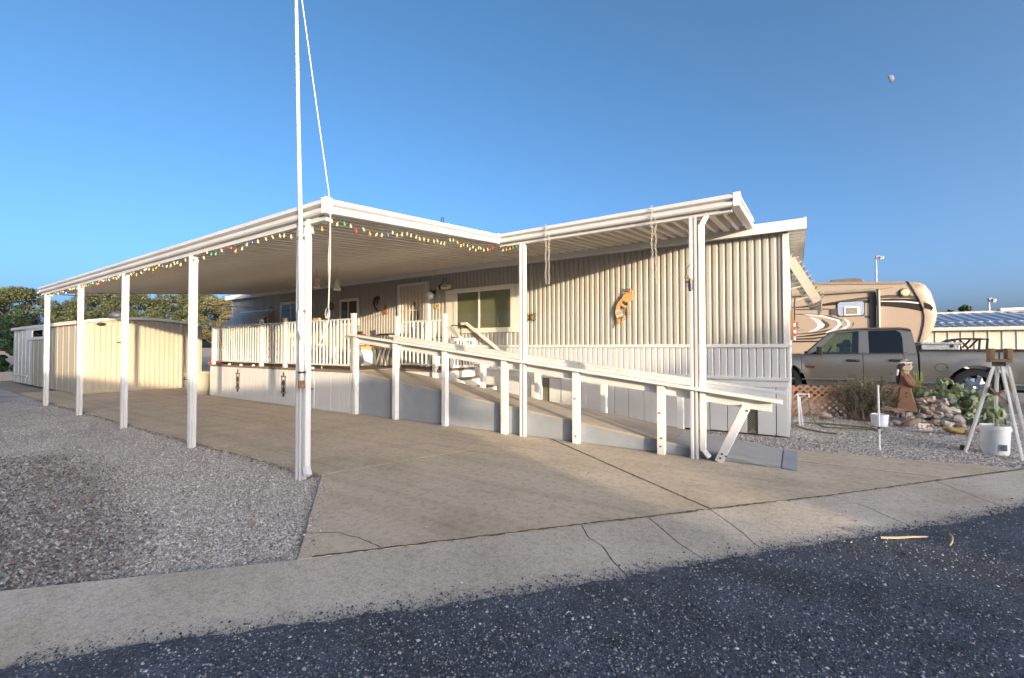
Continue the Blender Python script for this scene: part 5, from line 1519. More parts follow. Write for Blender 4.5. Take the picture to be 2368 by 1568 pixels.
# ------------------------------------------------------------------ metal building beyond
mbld = root('metal_building', 'long low white metal building with ribbed blue grey roof behind the trailer', 'building', (12, 29, 0))
BX0, BX1 = 4.3, 24.0
part('wall_core', MB().box(BX0, BX1, 26.05, 36, -.1, 2.0), BWALL, mbld)
wpm = MB().box(-.20, .20, -.02, 0, -.05, 1.93).box(-.20, -.165, -.045, -.02, -.05, 1.93).mesh('wall_panel', BWALL)
x = BX0 + .2
while x < BX1:
    inst('wall_panel', wpm, mbld, (x, 26.05, 0))
    x += .404
part('eave_band', MB().box(BX0 - .2, BX1, 25.70, 25.78, 1.96, 2.10), BWALL, mbld)
def roofpan(y0, z0, y1, z1, w):
    vs = []
    pr = [(-w / 2, 0), (-w * .2, 0), (-w * .12, .05), (w * .12, .05), (w * .2, 0), (w / 2, 0)]
    for y, z in ((y0, z0), (y1, z1)):
        vs += [(u, y, z + d) for u, d in pr]
    n = len(pr)
    return MB().add(vs, [(i, i + 1, i + n + 1, i + n) for i in range(n - 1)])
r1 = roofpan(25.72, 2.10, 26.9, 2.33, .3).mesh('roof_panel', BROOF)
r2 = roofpan(26.9, 2.36, 30.5, 2.90, .4).mesh('roof_panel', BROOF)
x = BX0 - .1
while x < 16:
    inst('roof_panel', r1, mbld, (x, 0, 0))
    x += .302
x = BX0 - .1
while x < 16:
    inst('roof_panel', r2, mbld, (x, 0, 0))
    x += .402
part('roof_step', MB().box(BX0 - .2, BX1, 26.9, 26.95, 2.32, 2.37), BWALL, mbld)
part('ridge_cap', MB().box(BX0 - .2, BX1, 30.5, 30.9, 2.86, 3.02), mat('grey_ridge', (.42, .42, .42), .5), mbld)
part('roof_unit', MB().box(8.3, 9.6, 30.4, 31, 3.0, 3.12), PLASTIC, mbld)

def lamp_post(x, y, h, label, arm=.55, r=.07):
    l = root('street_lamp', label, 'street lamp', (x, y, 0))
    part('pole', MB().tube([(x, y, 0), (x, y, h)], [r, r * .7], 10), mat('grey_pole', (.42, .41, .38), .5), l)
    part('lamp_head', MB().box(x - .05, x + arm * .45, y - .12, y + .12, h - .02, h + .12).box(x + arm * .45, x + arm, y - .17, y + .17, h - .12, h + .06), mat('grey_lamp_head', (.33, .32, .3), .5), l, bevel=.03)
    part('lens', MB().box(x + arm * .5, x + arm * .95, y - .12, y + .12, h - .16, h - .122), PLASTIC, l)
    return l
lamp_post(4.85, 40, 7.6, 'tall grey street lamp rising behind the camper trailer', .42)
lamp_post(10.4, 40, 4.25, 'short floodlight pole rising behind the metal building', .3)

# ------------------------------------------------------------------ garden at the street end
lat = root('lattice_fence', 'low brown wooden lattice fence behind the bushes', 'fence', (.7, 9.9, 0))
def latt(x0, x1, y0, y1, z1, sp_=.115):
    n = int((x1 - x0 + z1) / sp_) + 1
    for s in (1, -1):
        for i in range(n):
            a = x0 - (z1 if s > 0 else 0) + i * sp_
            p, q = (a, 0.0), (a + z1, z1)
            if s < 0: p, q = (a, z1), (a + z1, 0.0)
            def cl(p, q):
                t0, t1 = 0, 1
                d = q[0] - p[0]
                if d == 0: return None
                ta, tb_ = (x0 - p[0]) / d, (x1 - p[0]) / d
                t0, t1 = max(0, min(ta, tb_)), min(1, max(ta, tb_))
                if t1 - t0 < .05: return None
                return [(p[0] + d * t, p[1] + (q[1] - p[1]) * t) for t in (t0, t1)]
            c = cl(p, q)
            if not c: continue
            yy = lambda x: y0 + (y1 - y0) * (x - x0) / (x1 - x0)
            o_ = .007 * s
            part('lattice_slat', MB().bar((c[0][0], yy(c[0][0]) - o_, c[0][1] + .02), (c[1][0], yy(c[1][0]) - o_, c[1][1] + .02), .008, .035, (0, 0, 1)), BROWNLAT, lat)
latt(-.06, .78, 9.75, 10.1, .54)
latt(1.0, 1.62, 10.5, 10.6, .54)
for x, y in ((-.05, 9.74), (.80, 10.12), (1.6, 10.62)):
    part('post', MB().box(x - .018, x + .018, y + .01, y + .045, -.02, .55), BROWNLAT, lat)

hb = root('garden_tap', 'white plastic pipe garden tap standing by the house corner', 'tap', (.06, 8.7, 0))
part('riser_pipe', MB().tube([(.045, 8.7, -.02), (.02, 8.7, .50)], .014, 8).tube([(.085, 8.72, -.02), (.045, 8.71, .46)], .012, 8), PLASTIC, hb)
part('spout', MB().tube([(.01, 8.7, .50), (.17, 8.69, .51), (.18, 8.69, .45)], .013, 8), PLASTIC, hb)
part('valve', MB().blob((.15, 8.69, .53), (.03, .02, .015), 2, .1), RED, hb)
solo('garden_hose', MB().tube([(.18, 8.69, .46), (.17, 8.68, .36), (.20, 8.66, .18), (.27, 8.66, .04), (.38, 8.62, .0), (.6, 8.72, .0), (.85, 8.78, .0), (1.07, 8.72, .0), (1.0, 8.95, .0), (.5, 9.02, .0), (.15, 8.98, .0), (-.02, 8.80, .0), (-.0, 8.5, .0), (.12, 8.25, .0), (.37, 8.08, .0), (.5, 8.05, .0)], .013, 7), HOSE,
     'worn green hose lying in loops on the gravel by the tap', 'hose', smooth=True)

# rust brown figure with headdress
fg = root('yard_figure', 'rust brown metal figure in a long dress with a headdress standing among the rocks', 'statue', (1.55, 9.85, 0))
yF = 9.85
part('dress', MB().prism([(1.49, .86), (1.56, .84), (1.60, .70), (1.645, .66), (1.625, .56), (1.655, .42), (1.70, .19), (1.62, .185), (1.42, .18), (1.445, .40), (1.48, .60), (1.485, .72)], 'y', yF - .05, yF + .05), CORTEN, fg, bevel=.012)
part('cape', MB().prism([(1.575, .84), (1.64, .78), (1.685, .70), (1.67, .62), (1.62, .62)], 'y', yF + .0, yF + .06), CORTEN, fg, bevel=.008)
part('arm', MB().bar((1.535, yF - .07, .80), (1.605, yF - .08, .645), .05, .06, (0, 1, 0)).bar((1.595, yF - .08, .655), (1.73, yF - .09, .63), .04, .05, (0, 1, 0)).bar((1.72, yF - .09, .632), (1.79, yF - .10, .615), .018, .035, (0, 1, 0)), CORTEN, fg, bevel=.008)
part('neck', MB().box(1.535, 1.60, yF - .03, yF + .03, .83, .93), mat('clay', (.42, .30, .21), .7), fg, bevel=.01)
part('head', MB().prism([(1.51, .90), (1.53, .885), (1.60, .88), (1.63, .895), (1.635, .925), (1.65, .945), (1.635, .965), (1.635, 1.02), (1.60, 1.065), (1.55, 1.08), (1.50, 1.05), (1.49, .97)], 'y', yF - .05, yF + .05), mat('clay_face', (.44, .33, .23), .7, var=.15), fg, bevel=.015)
part('headband', MB().prism([(1.485, 1.0), (1.64, 1.012), (1.64, 1.03), (1.485, 1.025)], 'y', yF - .056, yF + .056), PLASTIC, fg)
part('hair', MB().tube([(1.505, yF - .05, 1.0), (1.48, yF - .04, .95), (1.465, yF, .85), (1.455, yF, .72), (1.455, yF, .66)], [.03, .04, .03, .024, .015], 8), BLACK, fg)
part('feathers', MB().tube([(1.475, yF - .035, .98), (1.455, yF - .04, .88), (1.445, yF - .03, .80)], [.016, .018, .012], 6), PLASTIC, fg)
part('ear_disc', MB().lathe([(.0, -.065), (.03, -.06), (.03, -.05)], (1.52, yF, .985), 'y', 10), BLACK, fg)
part('eye', MB().box(1.585, 1.61, yF - .056, yF - .05, .985, .997), BLACK, fg)
part('brow', MB().box(1.57, 1.625, yF - .056, yF - .05, 1.04, 1.052), BLACK, fg)
bt = MB().lathe([(.0, -.06), (.010, -.058), (.012, -.05)], (0, 0, 0), 'y', 8).mesh('button', BLACK)
for z in (.51, .45, .20):
    inst('button', bt, fg, (1.56 + (.01 if z < .3 else 0), yF, z))
part('ankles', MB().box(1.545, 1.605, yF - .03, yF + .03, .04, .19), mat('clay_leg', (.42, .31, .24), .7), fg, bevel=.01)
part('belt_fringe', MB().tube([(1.67, yF, .42), (1.70, yF - .03, .40), (1.74, yF - .03, .385)], .008, 5), DRIFT, fg)
dw = root('driftwood', 'twisted grey driftwood roots lying at the foot of the figure', 'driftwood', (1.48, 9.5, 0))
part('root', MB().tube([(1.35, 9.5, .04), (1.42, 9.48, .03), (1.5, 9.5, .05), (1.56, 9.52, .12), (1.60, 9.55, .15)], [.045, .03, .04, .045, .02], 9), DRIFT, dw, smooth=True)
part('root', MB().tube([(1.46, 9.44, .0), (1.50, 9.42, .03), (1.56, 9.42, .07), (1.64, 9.46, .10), (1.66, 9.5, .06)], [.02, .035, .05, .045, .02], 9), DRIFT, dw, smooth=True)
part('knot', MB().blob((1.37, 9.47, .04), (.06, .05, .045), 4, .3), DRIFT, dw)

rp_ = root('rock_pile', 'heap of pale stones stacked beside the figure', 'rock pile', (1.97, 10.1, 0))
rr = random.Random(5)
rocks = [(1.78, .36, .07), (1.90, .38, .09), (2.04, .37, .08), (2.12, .39, .06), (1.80, .25, .08), (1.92, .27, .09), (2.05, .26, .10), (2.15, .24, .08), (1.76, .12, .08), (1.86, .14, .08), (1.97, .15, .10), (2.09, .13, .10), (2.19, .10, .09), (1.80, .03, .07), (1.93, .04, .08), (2.06, .03, .09), (2.20, .03, .07), (1.86, .20, .05), (2.0, .32, .06), (1.98, .20, .05), (1.72, .05, .06)]
for i, (x, z, r) in enumerate(rocks):
    part('stone', MB().blob((x, 10.02 - .16 * (1 - z / .4) + rr.uniform(-.03, .03), z), (r * rr.uniform(.9, 1.25), r * 1.1, r * rr.uniform(.55, .8)), i, .35, 9, 6), [ROCK, ROCKP, ROCK, mat('pale_rock', (.44, .41, .385), .9, var=.2, scale=10, bump=.8, bscale=25)][i % 4] if i != 3 else mat('slate_blue_rock', (.13, .15, .19), .8, var=.2), rp_)
part('core_rock', MB().blob((1.97, 10.18, .15), (.2, .1, .22), 9, .2), ROCK, rp_)
solo('ochre_rock', MB().blob((1.96, 9.05, .05), (.12, .09, .065), 21, .3, 12, 8), ROCKY, 'flat ochre yellow rock lying on the gravel before the rock pile', 'rock')
solo('dark_flat_rock', MB().blob((2.13, 9.15, .02), (.10, .08, .035), 23, .25, 10, 6), mat('brown_slab', (.20, .16, .14), .9, var=.2), 'dark flat rock just right of the ochre rock', 'rock')
solo('pink_rock', MB().blob((.42, 9.62, .05), (.10, .07, .07), 25, .25, 10, 6), ROCKP, 'pinkish rock at the foot of the lattice fence', 'rock')
solo('pale_rock', MB().blob((2.32, 9.5, .03), (.09, .07, .05), 27, .3, 10, 6), ROCK, 'pale rock half hidden below the cactus', 'rock')
can = root('rusty_can', 'white rust spotted tin can lying on its side on the gravel', 'can', (1.63, 8.95, .07))
part('can_body', MB().lathe([(.062, -.085), (.066, -.083), (.064, -.075), (.064, .075), (.067, .083), (.060, .085), (.056, .075), (.054, -.07), (0, -.072)], (1.63, 8.95, .066), 'x', 18), RUSTY, can, smooth=True)
pl = root('white_pail', 'white plastic pail standing under the dry shrub', 'pail', (1.14, 9.3, 0))
part('pail', MB().lathe([(.0, -.01), (.105, -.01), (.118, .17), (.124, .172), (.124, .185), (.112, .185), (.10, .02), (0, .015)], (1.14, 9.3, 0), 'z', 20), mat('bluish_white_plastic', (.62, .64, .70), .5), pl, smooth=True)
part('bail', MB().tube([(1.02, 9.28, .18), (1.04, 9.22, .22), (1.14, 9.2, .235), (1.22, 9.22, .22), (1.26, 9.28, .185)], .006, 5), BLACK, pl)
stk = root('plant_stake', 'thin white rod stuck upright in the gravel', 'stake', (.89, 7.25, 0))
part('rod', MB().tube([(.885, 7.25, -.03), (.88, 7.25, .80)], .011, 8), PLASTIC, stk)
part('joint', MB().tube([(.884, 7.25, .24), (.884, 7.25, .27)], .013, 8).tube([(.884, 7.25, .16), (.91, 7.24, .20), (.93, 7.23, .22)], .005, 5), BLACK, stk)
solo('small_black_cap', MB().lathe([(.0, 0), (.03, 0), (.025, .06), (0, .065)], (1.765, 7.78, -.02), 'z', 10), BLACK, 'small black cap standing on the gravel by the tripod foot', 'cap')

# prickly pear
pc = root('prickly_pear', 'large green prickly pear cactus spreading behind the rock pile', 'cactus', (2.4, 10.3, 0))
padv = [MB().lathe([(.012, -.06), (.035, -.045), (.058, .0), (.060, .035), (.045, .075), (.018, .092), (0, .095)], (0, 0, 0), 'z', 12) for _ in range(1)]
padm = []
for k in range(3):
    q = padv[0]
    mb = MB().add([(x * (1 + .1 * k), y * .24 + .008 * math.sin(x * 60), z * (1.05 - .08 * k)) for x, y, z in q.v], q.f)
    padm.append(mb.mesh('cactus_pad', [CACT, mat('pale_cactus_pad', (.30, .34, .18), .6, var=.15, scale=7, bump=.4, bscale=70), mat('deep_cactus_pad', (.16, .21, .10), .6, var=.15, scale=7, bump=.4, bscale=70)][k], smooth=True))
cr = random.Random(12)
def inpear(x, z):
    top = np.interp(x, [1.76, 1.84, 1.97, 2.03, 2.10, 2.22, 2.33, 2.42, 2.55, 2.68, 2.80, 2.88], [.38, .55, .58, .45, .74, .72, .62, .56, .54, .50, .30, .1])
    return z < top
cnt = 0
while cnt < 290:
    x = cr.uniform(1.78, 2.88)
    z = cr.uniform(0.02, .74)
    if not inpear(x, z): continue
    if x < 2.2 and z < .3: continue
    y = 10.35 + cr.uniform(-.28, .25) + (.1 if x < 2.1 else 0)
    inst('cactus_pad', padm[cr.choice([0, 0, 1, 2])], pc, (x, y, z - .03), (cr.uniform(-.5, .5), cr.uniform(-.6, .6), cr.uniform(-1.2, 1.2)), scale=(s_ := cr.uniform(.55, .85), s_, s_))
    cnt += 1
tallp = root('pencil_plant', 'yellow green upright stemmed plant between the figure and the cactus', 'plant', (1.85, 10.65, 0))
tm = MB()
for i in range(46):
    a = cr.uniform(-.07, .12)
    b = cr.uniform(-.08, .08)
    h = cr.uniform(.45, .86)
    tm.tube([(1.80 + a * .2, 10.65 + b * .3, 0), (1.82 + a * .6, 10.65 + b * .6, h * .5), (1.83 + a * 1.1 + cr.uniform(-.02, .02), 10.65 + b + cr.uniform(-.02, .02), h)], [.010, .009, .005], 5)
part('stems', tm, PALEST, tallp, kind='stuff')

# dry shrub of many thin twigs and narrow leaves
shb = root('dry_shrub', 'grey green dry shrub with twiggy top before the lattice fence', 'shrub', (1.0, 10.0, 0))
tw, lf = MB(), MB()
for i in range(620):
    bx_ = cr.uniform(.80, 1.30)
    by_ = 9.95 + cr.uniform(-.18, .25)
    a = cr.uniform(0, 6.28)
    sp_ = cr.uniform(.05, .38) * (1 if cr.random() < .8 else 1.3)
    h = cr.uniform(.18, .66) if cr.random() < .85 else cr.uniform(.6, .82)
    ex_, ey_ = bx_ + sp_ * math.cos(a), by_ + sp_ * .7 * math.sin(a)
    ex_ = max(.50, min(1.50, ex_))
    mid = (bx_ * .5 + ex_ * .5 + cr.uniform(-.05, .05), by_ * .5 + ey_ * .5, h * .6)
    tw.tube([(bx_, by_, 0), mid, (ex_, ey_, h)], [.004, .003, .0018], 3, caps=False)
    for k in range(cr.randint(12, 22)):
        t = cr.uniform(.3, 1)
        p = Vector((bx_, by_, 0)).lerp(Vector(mid), t * 2) if t < .5 else Vector(mid).lerp(Vector((ex_, ey_, h)), t * 2 - 1)
        d = Vector((cr.uniform(-1, 1), cr.uniform(-1, 1), cr.uniform(-.3, 1))).normalized()
        s = d.cross(Vector((cr.uniform(-1, 1), cr.uniform(-1, 1), 1))).normalized()
        L = cr.uniform(.025, .06)
        w_ = cr.uniform(.005, .010)
        lf.add([p + s * w_, p + d * L, p - s * w_], [(0, 1, 2)])
part('twigs', tw, TWIG, shb, kind='stuff')
part('leaves', lf, SHRUBL, shb, kind='stuff')
tw = MB()
for i in range(9):
    tw.tube([(1.16 + cr.uniform(-.2, .2), 9.45, .22 + cr.uniform(-.05, .1)), (1.3 + cr.uniform(-.1, .1), 9.5, .25 + cr.uniform(-.03, .06)), (1.5 + cr.uniform(-.1, .05), 9.6, .2 + cr.uniform(-.04, .06))], .004, 4)
part('loose_twigs', tw, TWIG, shb, kind='stuff')

# wooden tripod with its old instrument head
tp = root('wooden_tripod', 'white wooden tripod with a brown timber head', 'tripod', (2.05, 7.55, 0))
apex = (2.045, 7.62, 1.09)
TW = mat('weathered_white_wood', (.70, .70, .68), .6, var=.08, scale=8, stretch=(3, 3, 1))
for (fx_, fy_, fz, tx) in ((1.755, 7.64, -.02, 2.0), (2.17, 7.42, -.02, 2.065), (2.185, 8.3, -.02, 2.03), (2.50, 8.35, -.02, 2.12)):
    part('leg', MB().bar((tx, 7.58, 1.06), (fx_, fy_, fz), .026, .042, (0, 1, .2)), TW, tp, bevel=.003)
part('cross_brace', MB().bar((1.955, 7.56, .80), (2.115, 7.52, .60), .018, .04, (0, 1, 0)), mat('brown_brace', (.22, .14, .07), .7, var=.2), tp)
part('cross_brace', MB().bar((2.10, 7.60, .77), (2.0, 7.62, .70), .018, .035, (0, 1, 0)), BROWNLAT, tp)
BT = mat('brown_timber', (.20, .125, .065), .7, var=.25, scale=14, stretch=(1, 1, .3))
part('head_board', MB().box(1.955, 2.15, 7.53, 7.66, 1.105, 1.14), BT, tp, bevel=.006)
part('head_block', MB().box(1.955, 2.005, 7.53, 7.65, 1.143, 1.27), BT, tp, bevel=.006)
part('head_block', MB().box(2.10, 2.15, 7.53, 7.65, 1.143, 1.27), BT, tp, bevel=.006)
part('centre_screw', MB().tube([(2.045, 7.57, 1.14), (2.045, 7.57, 1.25)], .006, 6).box(2.02, 2.07, 7.56, 7.58, 1.225, 1.24), BLACK, tp)
part('apex_block', MB().box(2.0, 2.095, 7.55, 7.64, 1.06, 1.104), BLACK, tp)
bk = root('white_bucket', 'translucent white plastic bucket standing between the tripod legs', 'bucket', (2.04, 7.72, 0))
part('bucket', MB().lathe([(.0, -.02), (.112, -.02), (.118, .0), (.132, .27), (.142, .272), (.142, .30), (.134, .302), (.134, .33), (.126, .33), (.106, .0), (0, -.01)], (2.04, 7.73, 0), 'z', 22), mat('milky_plastic', (.66, .68, .68), .4, var=.05), bk, smooth=True)
lbm = MB().box(2.04, 2.105, 7.60, 7.606, .04, .115)
part('label_patch', lbm, mat('label_grey', (.20, .22, .27), .5), bk)
lbm = MB()
for i in range(4):
    lbm.box(2.05, 2.095, 7.597, 7.5995, .05 + i * .015, .056 + i * .015)
part('label_bars', lbm, BLACK, bk)
bc = root('potted_cactus', 'small green cactus growing out of the white bucket', 'cactus', (2.06, 7.75, .33))
part('stem', MB().tube([(2.06, 7.76, .1), (2.065, 7.77, .45)], .02, 7), mat('grey_cactus_stem', (.25, .25, .15), .8), bc)
for i, (x, z, a) in enumerate(((2.03, .46, -.5), (2.10, .44, .4), (2.07, .50, .0), (2.12, .47, .9))):
    inst('cactus_pad', padm[i % 3], bc, (x, 7.76, z), (0, a, .4 * i), scale=(.75, .75, .75))

# wooden board on the end wall, with striped cane
eb = root('wall_board', 'brown wooden board with a red and white striped cane hung on the end wall', 'board', (-.03, 8.05, 1.6))
part('board', MB().box(XR + .03, XR + .075, 7.95, 8.25, 1.40, 1.86), WOODTAN, eb)
for i in range(6):
    part('cane_band', MB().tube([(XR + .09, 7.93, 1.40 + i * .05), (XR + .09, 7.93, 1.45 + i * .05)], .012, 6), RED if i % 2 else PLASTIC, eb)
part('cane_hook', MB().tube([(XR + .09, 7.93, 1.70), (XR + .09, 7.93, 1.95), (XR + .10, 7.93, 2.05)], .010, 6), BLACK, eb)

# palm twigs dropped on the road
for i, pts in enumerate((
        [(.46, 3.80, .02), (.55, 3.86, .018), (.63, 3.91, .024), (.73, 3.99, .02)],
        [(.865, 4.13, .02), (.86, 4.05, .024), (.845, 3.98, .02), (.815, 3.89, .02)])):
    solo('palm_twig', MB().tube(pts, [.007, .008, .007, .004], 6), mat('straw', (.32, .265, .18), .8, var=.15), ['long straight straw twig lying on the asphalt by the concrete edge', 'short curved straw twig lying on the asphalt at right'][i], 'twig')

# ------------------------------------------------------------------ vegetation at left and far away
def leafcloud(name, parent, clumps, n, size, m, seed):
    rs_ = np.random.RandomState(seed)
    C = np.array([c[:3] for c in clumps])
    Rr = np.array([c[3] for c in clumps])
    wgt = Rr ** 2.2
    idx = rs_.choice(len(C), n, p=wgt / wgt.sum())
    d = rs_.normal(0, 1, (n, 3))
    d /= np.linalg.norm(d, axis=1)[:, None]
    rad = rs_.uniform(.35, 1.05, n) ** .6
    P_ = C[idx] + d * (Rr[idx] * rad)[:, None] * np.array([1, 1, .7])
    u = rs_.normal(0, 1, (n, 3))
    u /= np.linalg.norm(u, axis=1)[:, None]
    v = np.cross(u, rs_.normal(0, 1, (n, 3)))
    v /= np.linalg.norm(v, axis=1)[:, None]
    s = size * rs_.uniform(.5, 1.4, n)[:, None]
    V = np.stack([P_ - u * s, P_ - v * s * .45, P_ + u * s, P_ + v * s * .45], 1).reshape(-1, 3) - np.array(ORG[parent.name])
    me = bpy.data.meshes.new(name)
    me.vertices.add(4 * n)
    me.vertices.foreach_set('co', V.astype(np.float32).ravel())
    me.loops.add(4 * n)
    me.loops.foreach_set('vertex_index', np.arange(4 * n, dtype=np.int32))
    me.polygons.add(n)
    me.polygons.foreach_set('loop_start', np.arange(0, 4 * n, 4, dtype=np.int32))
    me.polygons.foreach_set('loop_total', np.full(n, 4, np.int32))
    me.update()
    me.materials.append(m)
    o = link(name, me)
    o.parent = parent
    ORG[o.name] = ORG[parent.name]
    return o
def tree(name, label, x, y, h, rx, m, seed, n=9000, size=.11, cat='tree', trunk=True, base=.35, group=None, nclump=34):
    g_ = random.Random(seed)
    t = root(name, label, cat, (x, y, 0), group)
    clumps = []
    tb_ = MB()
    if trunk:
        tb_.tube([(x, y, -.1), (x + .1, y, h * .2), (x + g_.uniform(-.3, .3), y, h * .45)], [.05 * h * .7, .03 * h, .02 * h], 8)
    for i in range(nclump):
        a = g_.uniform(0, 6.28)
        q = math.sqrt(g_.random())
        zz_ = h * (base + (1 - base) * g_.uniform(.05, .92))
        prof = math.sin(math.pi * min(1, max(.12, (zz_ / h - base) / (1 - base) * .75 + .2)))
        cx_, cy_ = x + q * rx * prof * math.cos(a), y + q * rx * prof * math.sin(a) * .9
        r_ = g_.uniform(.06, .19) * rx
        clumps.append((cx_, cy_, zz_, r_))
        if trunk and i % 3 == 0:
            tb_.tube([(x, y, h * .25), (x * .5 + cx_ * .5, y * .5 + cy_ * .5, zz_ * .7), (cx_, cy_, zz_)], [.015 * h, .010 * h, .004 * h], 5)
    if trunk:
        part('trunk', tb_, BARK, t)
    leafcloud('crown', t, clumps, n, size, m, seed)
    return t
tree('mesquite_tree', 'spreading olive green tree rising behind the left end of the shed', -31.0, 4.9, 4.1, 3.1, LEAF, 3, 36000, .055, nclump=85)
tree('mesquite_tree', 'tall leafy tree seen between the first and second carport posts', -31.5, 8.3, 4.5, 3.3, LEAF, 4, 32000, .055, nclump=85)
tree('mesquite_tree', 'dense tree standing behind the middle of the shed roof', -31.0, 11.4, 4.7, 3.2, LEAF, 5, 32000, .055, nclump=85)
tree('mesquite_tree', 'yellow green tree behind the right end of the shed', -29.0, 12.8, 4.5, 3.0, LEAF_SUN, 6, 32000, .055, nclump=85)
tree('mesquite_tree', 'pale yellow tree next to the far end of the mobile home', -26.5, 13.6, 4.3, 2.6, LEAF_SUN, 8, 32000, .055, nclump=80)
tree('oleander_bush', 'dark green bushy shrub at the far left behind the shed', -27.4, 3.4, 3.0, 1.6, LEAF3, 9, 30000, .055, 'bush', False, .02, nclump=50)
tree('oleander_bush', 'dark green shrub left of the shed at the picture edge', -30.0, 1.6, 3.0, 2.2, LEAF3, 10, 30000, .055, 'bush', False, .02, nclump=50)
solo('low_block_wall', MB().box(-27.2, -26.9, -3, 4.6, -.05, .30), mat('grey_block', (.40, .38, .35), .9, var=.1, bump=.4), 'low pale block wall at the far left beyond the shed', 'wall')
bh = root('bird_feeder', 'brown covered bird feeder on a pole beside the far trees', 'bird feeder', (-19.5, 8.8, 0))
part('pole', MB().tube([(-19.5, 8.8, 0), (-19.5, 8.8, 2.55)], .03, 6), BARK, bh)
part('feeder_roof', MB().lathe([(.42, 2.45), (.3, 2.62), (.0, 2.85)], (-19.5, 8.8, 0), 'z', 10), mat('brown_thatch', (.16, .11, .07), .9, var=.3), bh)
tree('distant_tree', 'tiny dark tree showing over the roof of the metal building', 13.3, 60, 5.3, 2.0, LEAF3, 12, 2500, .22, nclump=16)
tree('distant_tree', 'tiny tree top just right of the camper trailer nose', 12.0, 62, 4.9, 1.3, LEAF3, 13, 1500, .22, nclump=12)
for i, (x, y, h) in enumerate([(-60, 40, 5), (-50, 60, 5), (-72, 20, 6), (-75, 5, 6)]):
    tree('distant_tree', ['round distant tree far behind the shed at left, nearest the home', 'distant tree hidden mostly behind the mobile home', 'broad distant tree beyond the left shrubs', 'distant tree at the far left horizon'][i], x, y, h, 3.5, LEAF, 30 + i, 3000, .2, nclump=18)

# the moon
mn = MB()
mc = Vector((0, 0, 1.3)) + Vector((0.129, 0.8973, 0.4222)).normalized() * 3000
mr = 3000 * 6.0 / 1005
view = (mc - Vector((0, 0, 1.3))).normalized()
rt = view.cross(Vector((0, 0, 1))).normalized()
upv = rt.cross(view)
# lit part only, as a bulging gibbous piece of the ball (its dark part melts into the sky)
pts = []
nu, nv = 14, 10
ang = R(18)
rt2 = rt * math.cos(ang) + upv * math.sin(ang)
up2 = upv * math.cos(ang) - rt * math.sin(ang)
for j in range(nv + 1):
    b = -math.pi / 2 + math.pi * j / nv
    x0, x1 = -.15 * math.cos(b), math.cos(b)
    for i in range(nu + 1):
        x = x0 + (x1 - x0) * i / nu
        y = math.sin(b)
        z = math.sqrt(max(0, 1 - x * x - y * y))
        pts.append(mc + (rt2 * x + up2 * y - view * z) * mr)
mn.add(pts, [(j * (nu + 1) + i, (j + 1) * (nu + 1) + i, (j + 1) * (nu + 1) + i + 1, j * (nu + 1) + i + 1) for j in range(nv) for i in range(nu)])
solo('moon', mn, MOONM, 'pale gibbous daytime moon high in the blue sky', 'moon', smooth=True)

# ------------------------------------------------------------------ across the street, behind the camera: the homes and trees that cast the long shade
def neighbour(x0, x1, y0, y1, hw, hr, label, ridge='x'):
    nb = root('neighbour_home', label, 'mobile home', ((x0 + x1) / 2, (y0 + y1) / 2, 0))
    part('wall', MB().box(x0, x1, y0, y1, -.05, hw), NEIGH, nb)
    if ridge == 'x':
        ym = (y0 + y1) / 2
        part('roof', MB().prism([(y0 - .3, hw), (ym, hr), (y1 + .3, hw), (y1 + .3, hw + .1), (ym, hr + .1), (y0 - .3, hw + .1)], 'x', x0 - .3, x1 + .3), SHEDR, nb)
    else:
        xm = (x0 + x1) / 2
        part('gable', MB().prism([(x0, hw), (x1, hw), (xm, hr)], 'y', y0, y1), NEIGH, nb)
        part('roof', MB().prism([(x0 - .3, hw), (xm, hr), (x1 + .3, hw), (x1 + .3, hw + .1), (xm, hr + .1), (x0 - .3, hw + .1)], 'y', y0 - .3, y1 + .3), SHEDR, nb)
    for i in range(3):
        xa = x0 + (x1 - x0) * (.15 + .28 * i)
        w_ = part('window', MB().box(xa, xa + 1.2, y1 + .005, y1 + .04, 1.2, 2.2), WHITE, nb)
        part('pane', MB().box(xa + .07, xa + 1.13, y1 + .041, y1 + .045, 1.27, 2.13), TINT, nb)
    return nb
n1 = neighbour(1.0, 22.1, -12.4, -8.2, 3.30, 3.5, 'beige mobile home across the street from the ramp')
part('raised_roof', MB().prism([(14.5, 3.42), (22.2, 3.42), (22.2, 4.1)], 'y', -11.5, -8.1), SHEDR, n1)  # wedge added to lift the shade line on the ramp side
n1.rotation_euler.z = R(4.4)
hs2 = root('neighbour_shed', 'tall tan shed across the street between the two homes', 'shed', (25, -8.6, 0))  # unseen shed added to stop the sun streak short of the road
part('wall', MB().box(23.2, 26.3, -9.1, -8.2, -.05, 2.78), NEIGH, hs2)
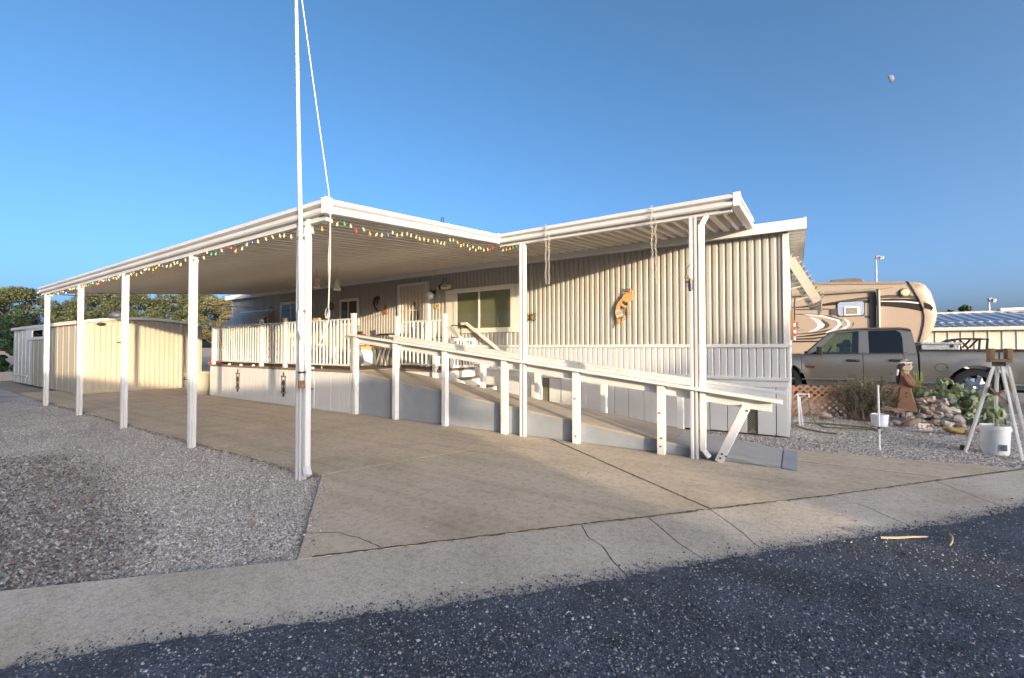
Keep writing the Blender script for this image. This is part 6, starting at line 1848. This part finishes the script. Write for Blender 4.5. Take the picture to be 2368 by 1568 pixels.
part('roof', MB().prism([(-9.3, 2.76), (-8.05, 2.83), (-8.05, 2.88), (-9.3, 2.82)], 'x', 23.1, 26.4), SHEDR, hs2)
part('door', MB().box(24.2, 25.2, -8.195, -8.16, 0, 2.1), WHITE, hs2)
n2 = neighbour(31.5, 35.9, -13.8, -4.4, 3.28, 4.88, 'narrow gabled home across the street beside the beige one', 'y')
n2.rotation_euler.z = R(64.3)  # turned along the sun, gable shaped for the shade edge on the wall
tree('street_tree', 'large dense tree across the street behind the gabled home', 41.0, -9.5, 7.8, 4.2, LEAF3, 51, 26000, .20, base=.12, nclump=70)  # this unseen tree and the next are added to shade the truck
tree('street_tree', 'second dense tree across the street next to the large one', 48.6, -8.5, 8.0, 4.2, LEAF3, 52, 26000, .20, base=.12, nclump=70)
bt_ = root('box_trailer', 'white box trailer parked on the next lot left of the gravel yard', 'trailer', (-13, -2.8, 0))  # unseen trailer added to throw shade on the shed side
part('box', MB().box(-19, -8.3, -4.0, -1.55, .55, 3.55), PLASTIC, bt_, bevel=.05)
part('roof_cap', MB().box(-18.9, -8.4, -3.9, -1.65, 3.56, 3.62), SHEDR, bt_)
for x in (-14.5, -13.5):
    part('wheel', MB().lathe([(.0, .05), (.2, .03), (.34, 0), (.38, .05), (.38, .2), (.3, .24)], (x, -1.75, .37), 'y', 24), RUBBER, bt_, smooth=True)
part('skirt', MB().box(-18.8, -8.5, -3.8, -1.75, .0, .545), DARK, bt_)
for i, (x, y, h, r) in enumerate([(-26, -15, 8, 4.5), (-17, -17, 9.5, 5), (-8, -16.5, 9, 5), (0, -18, 10, 5), (8, -18.5, 10, 5), (15, -19.5, 10, 4.5)]):
    tree('street_tree', ['leafy tree across the street, farthest left behind the box trailer', 'tall leafy tree across the street behind the box trailer', 'broad tree across the street left of the beige home', 'tall tree behind the left end of the beige home', 'tall tree behind the middle of the beige home', 'tall tree behind the right end of the beige home'][i], x, y, h, r, LEAF3, 60 + i, 9000, .32, base=.1, nclump=60)  # unseen tree row added to hold back low sky glow on the facade
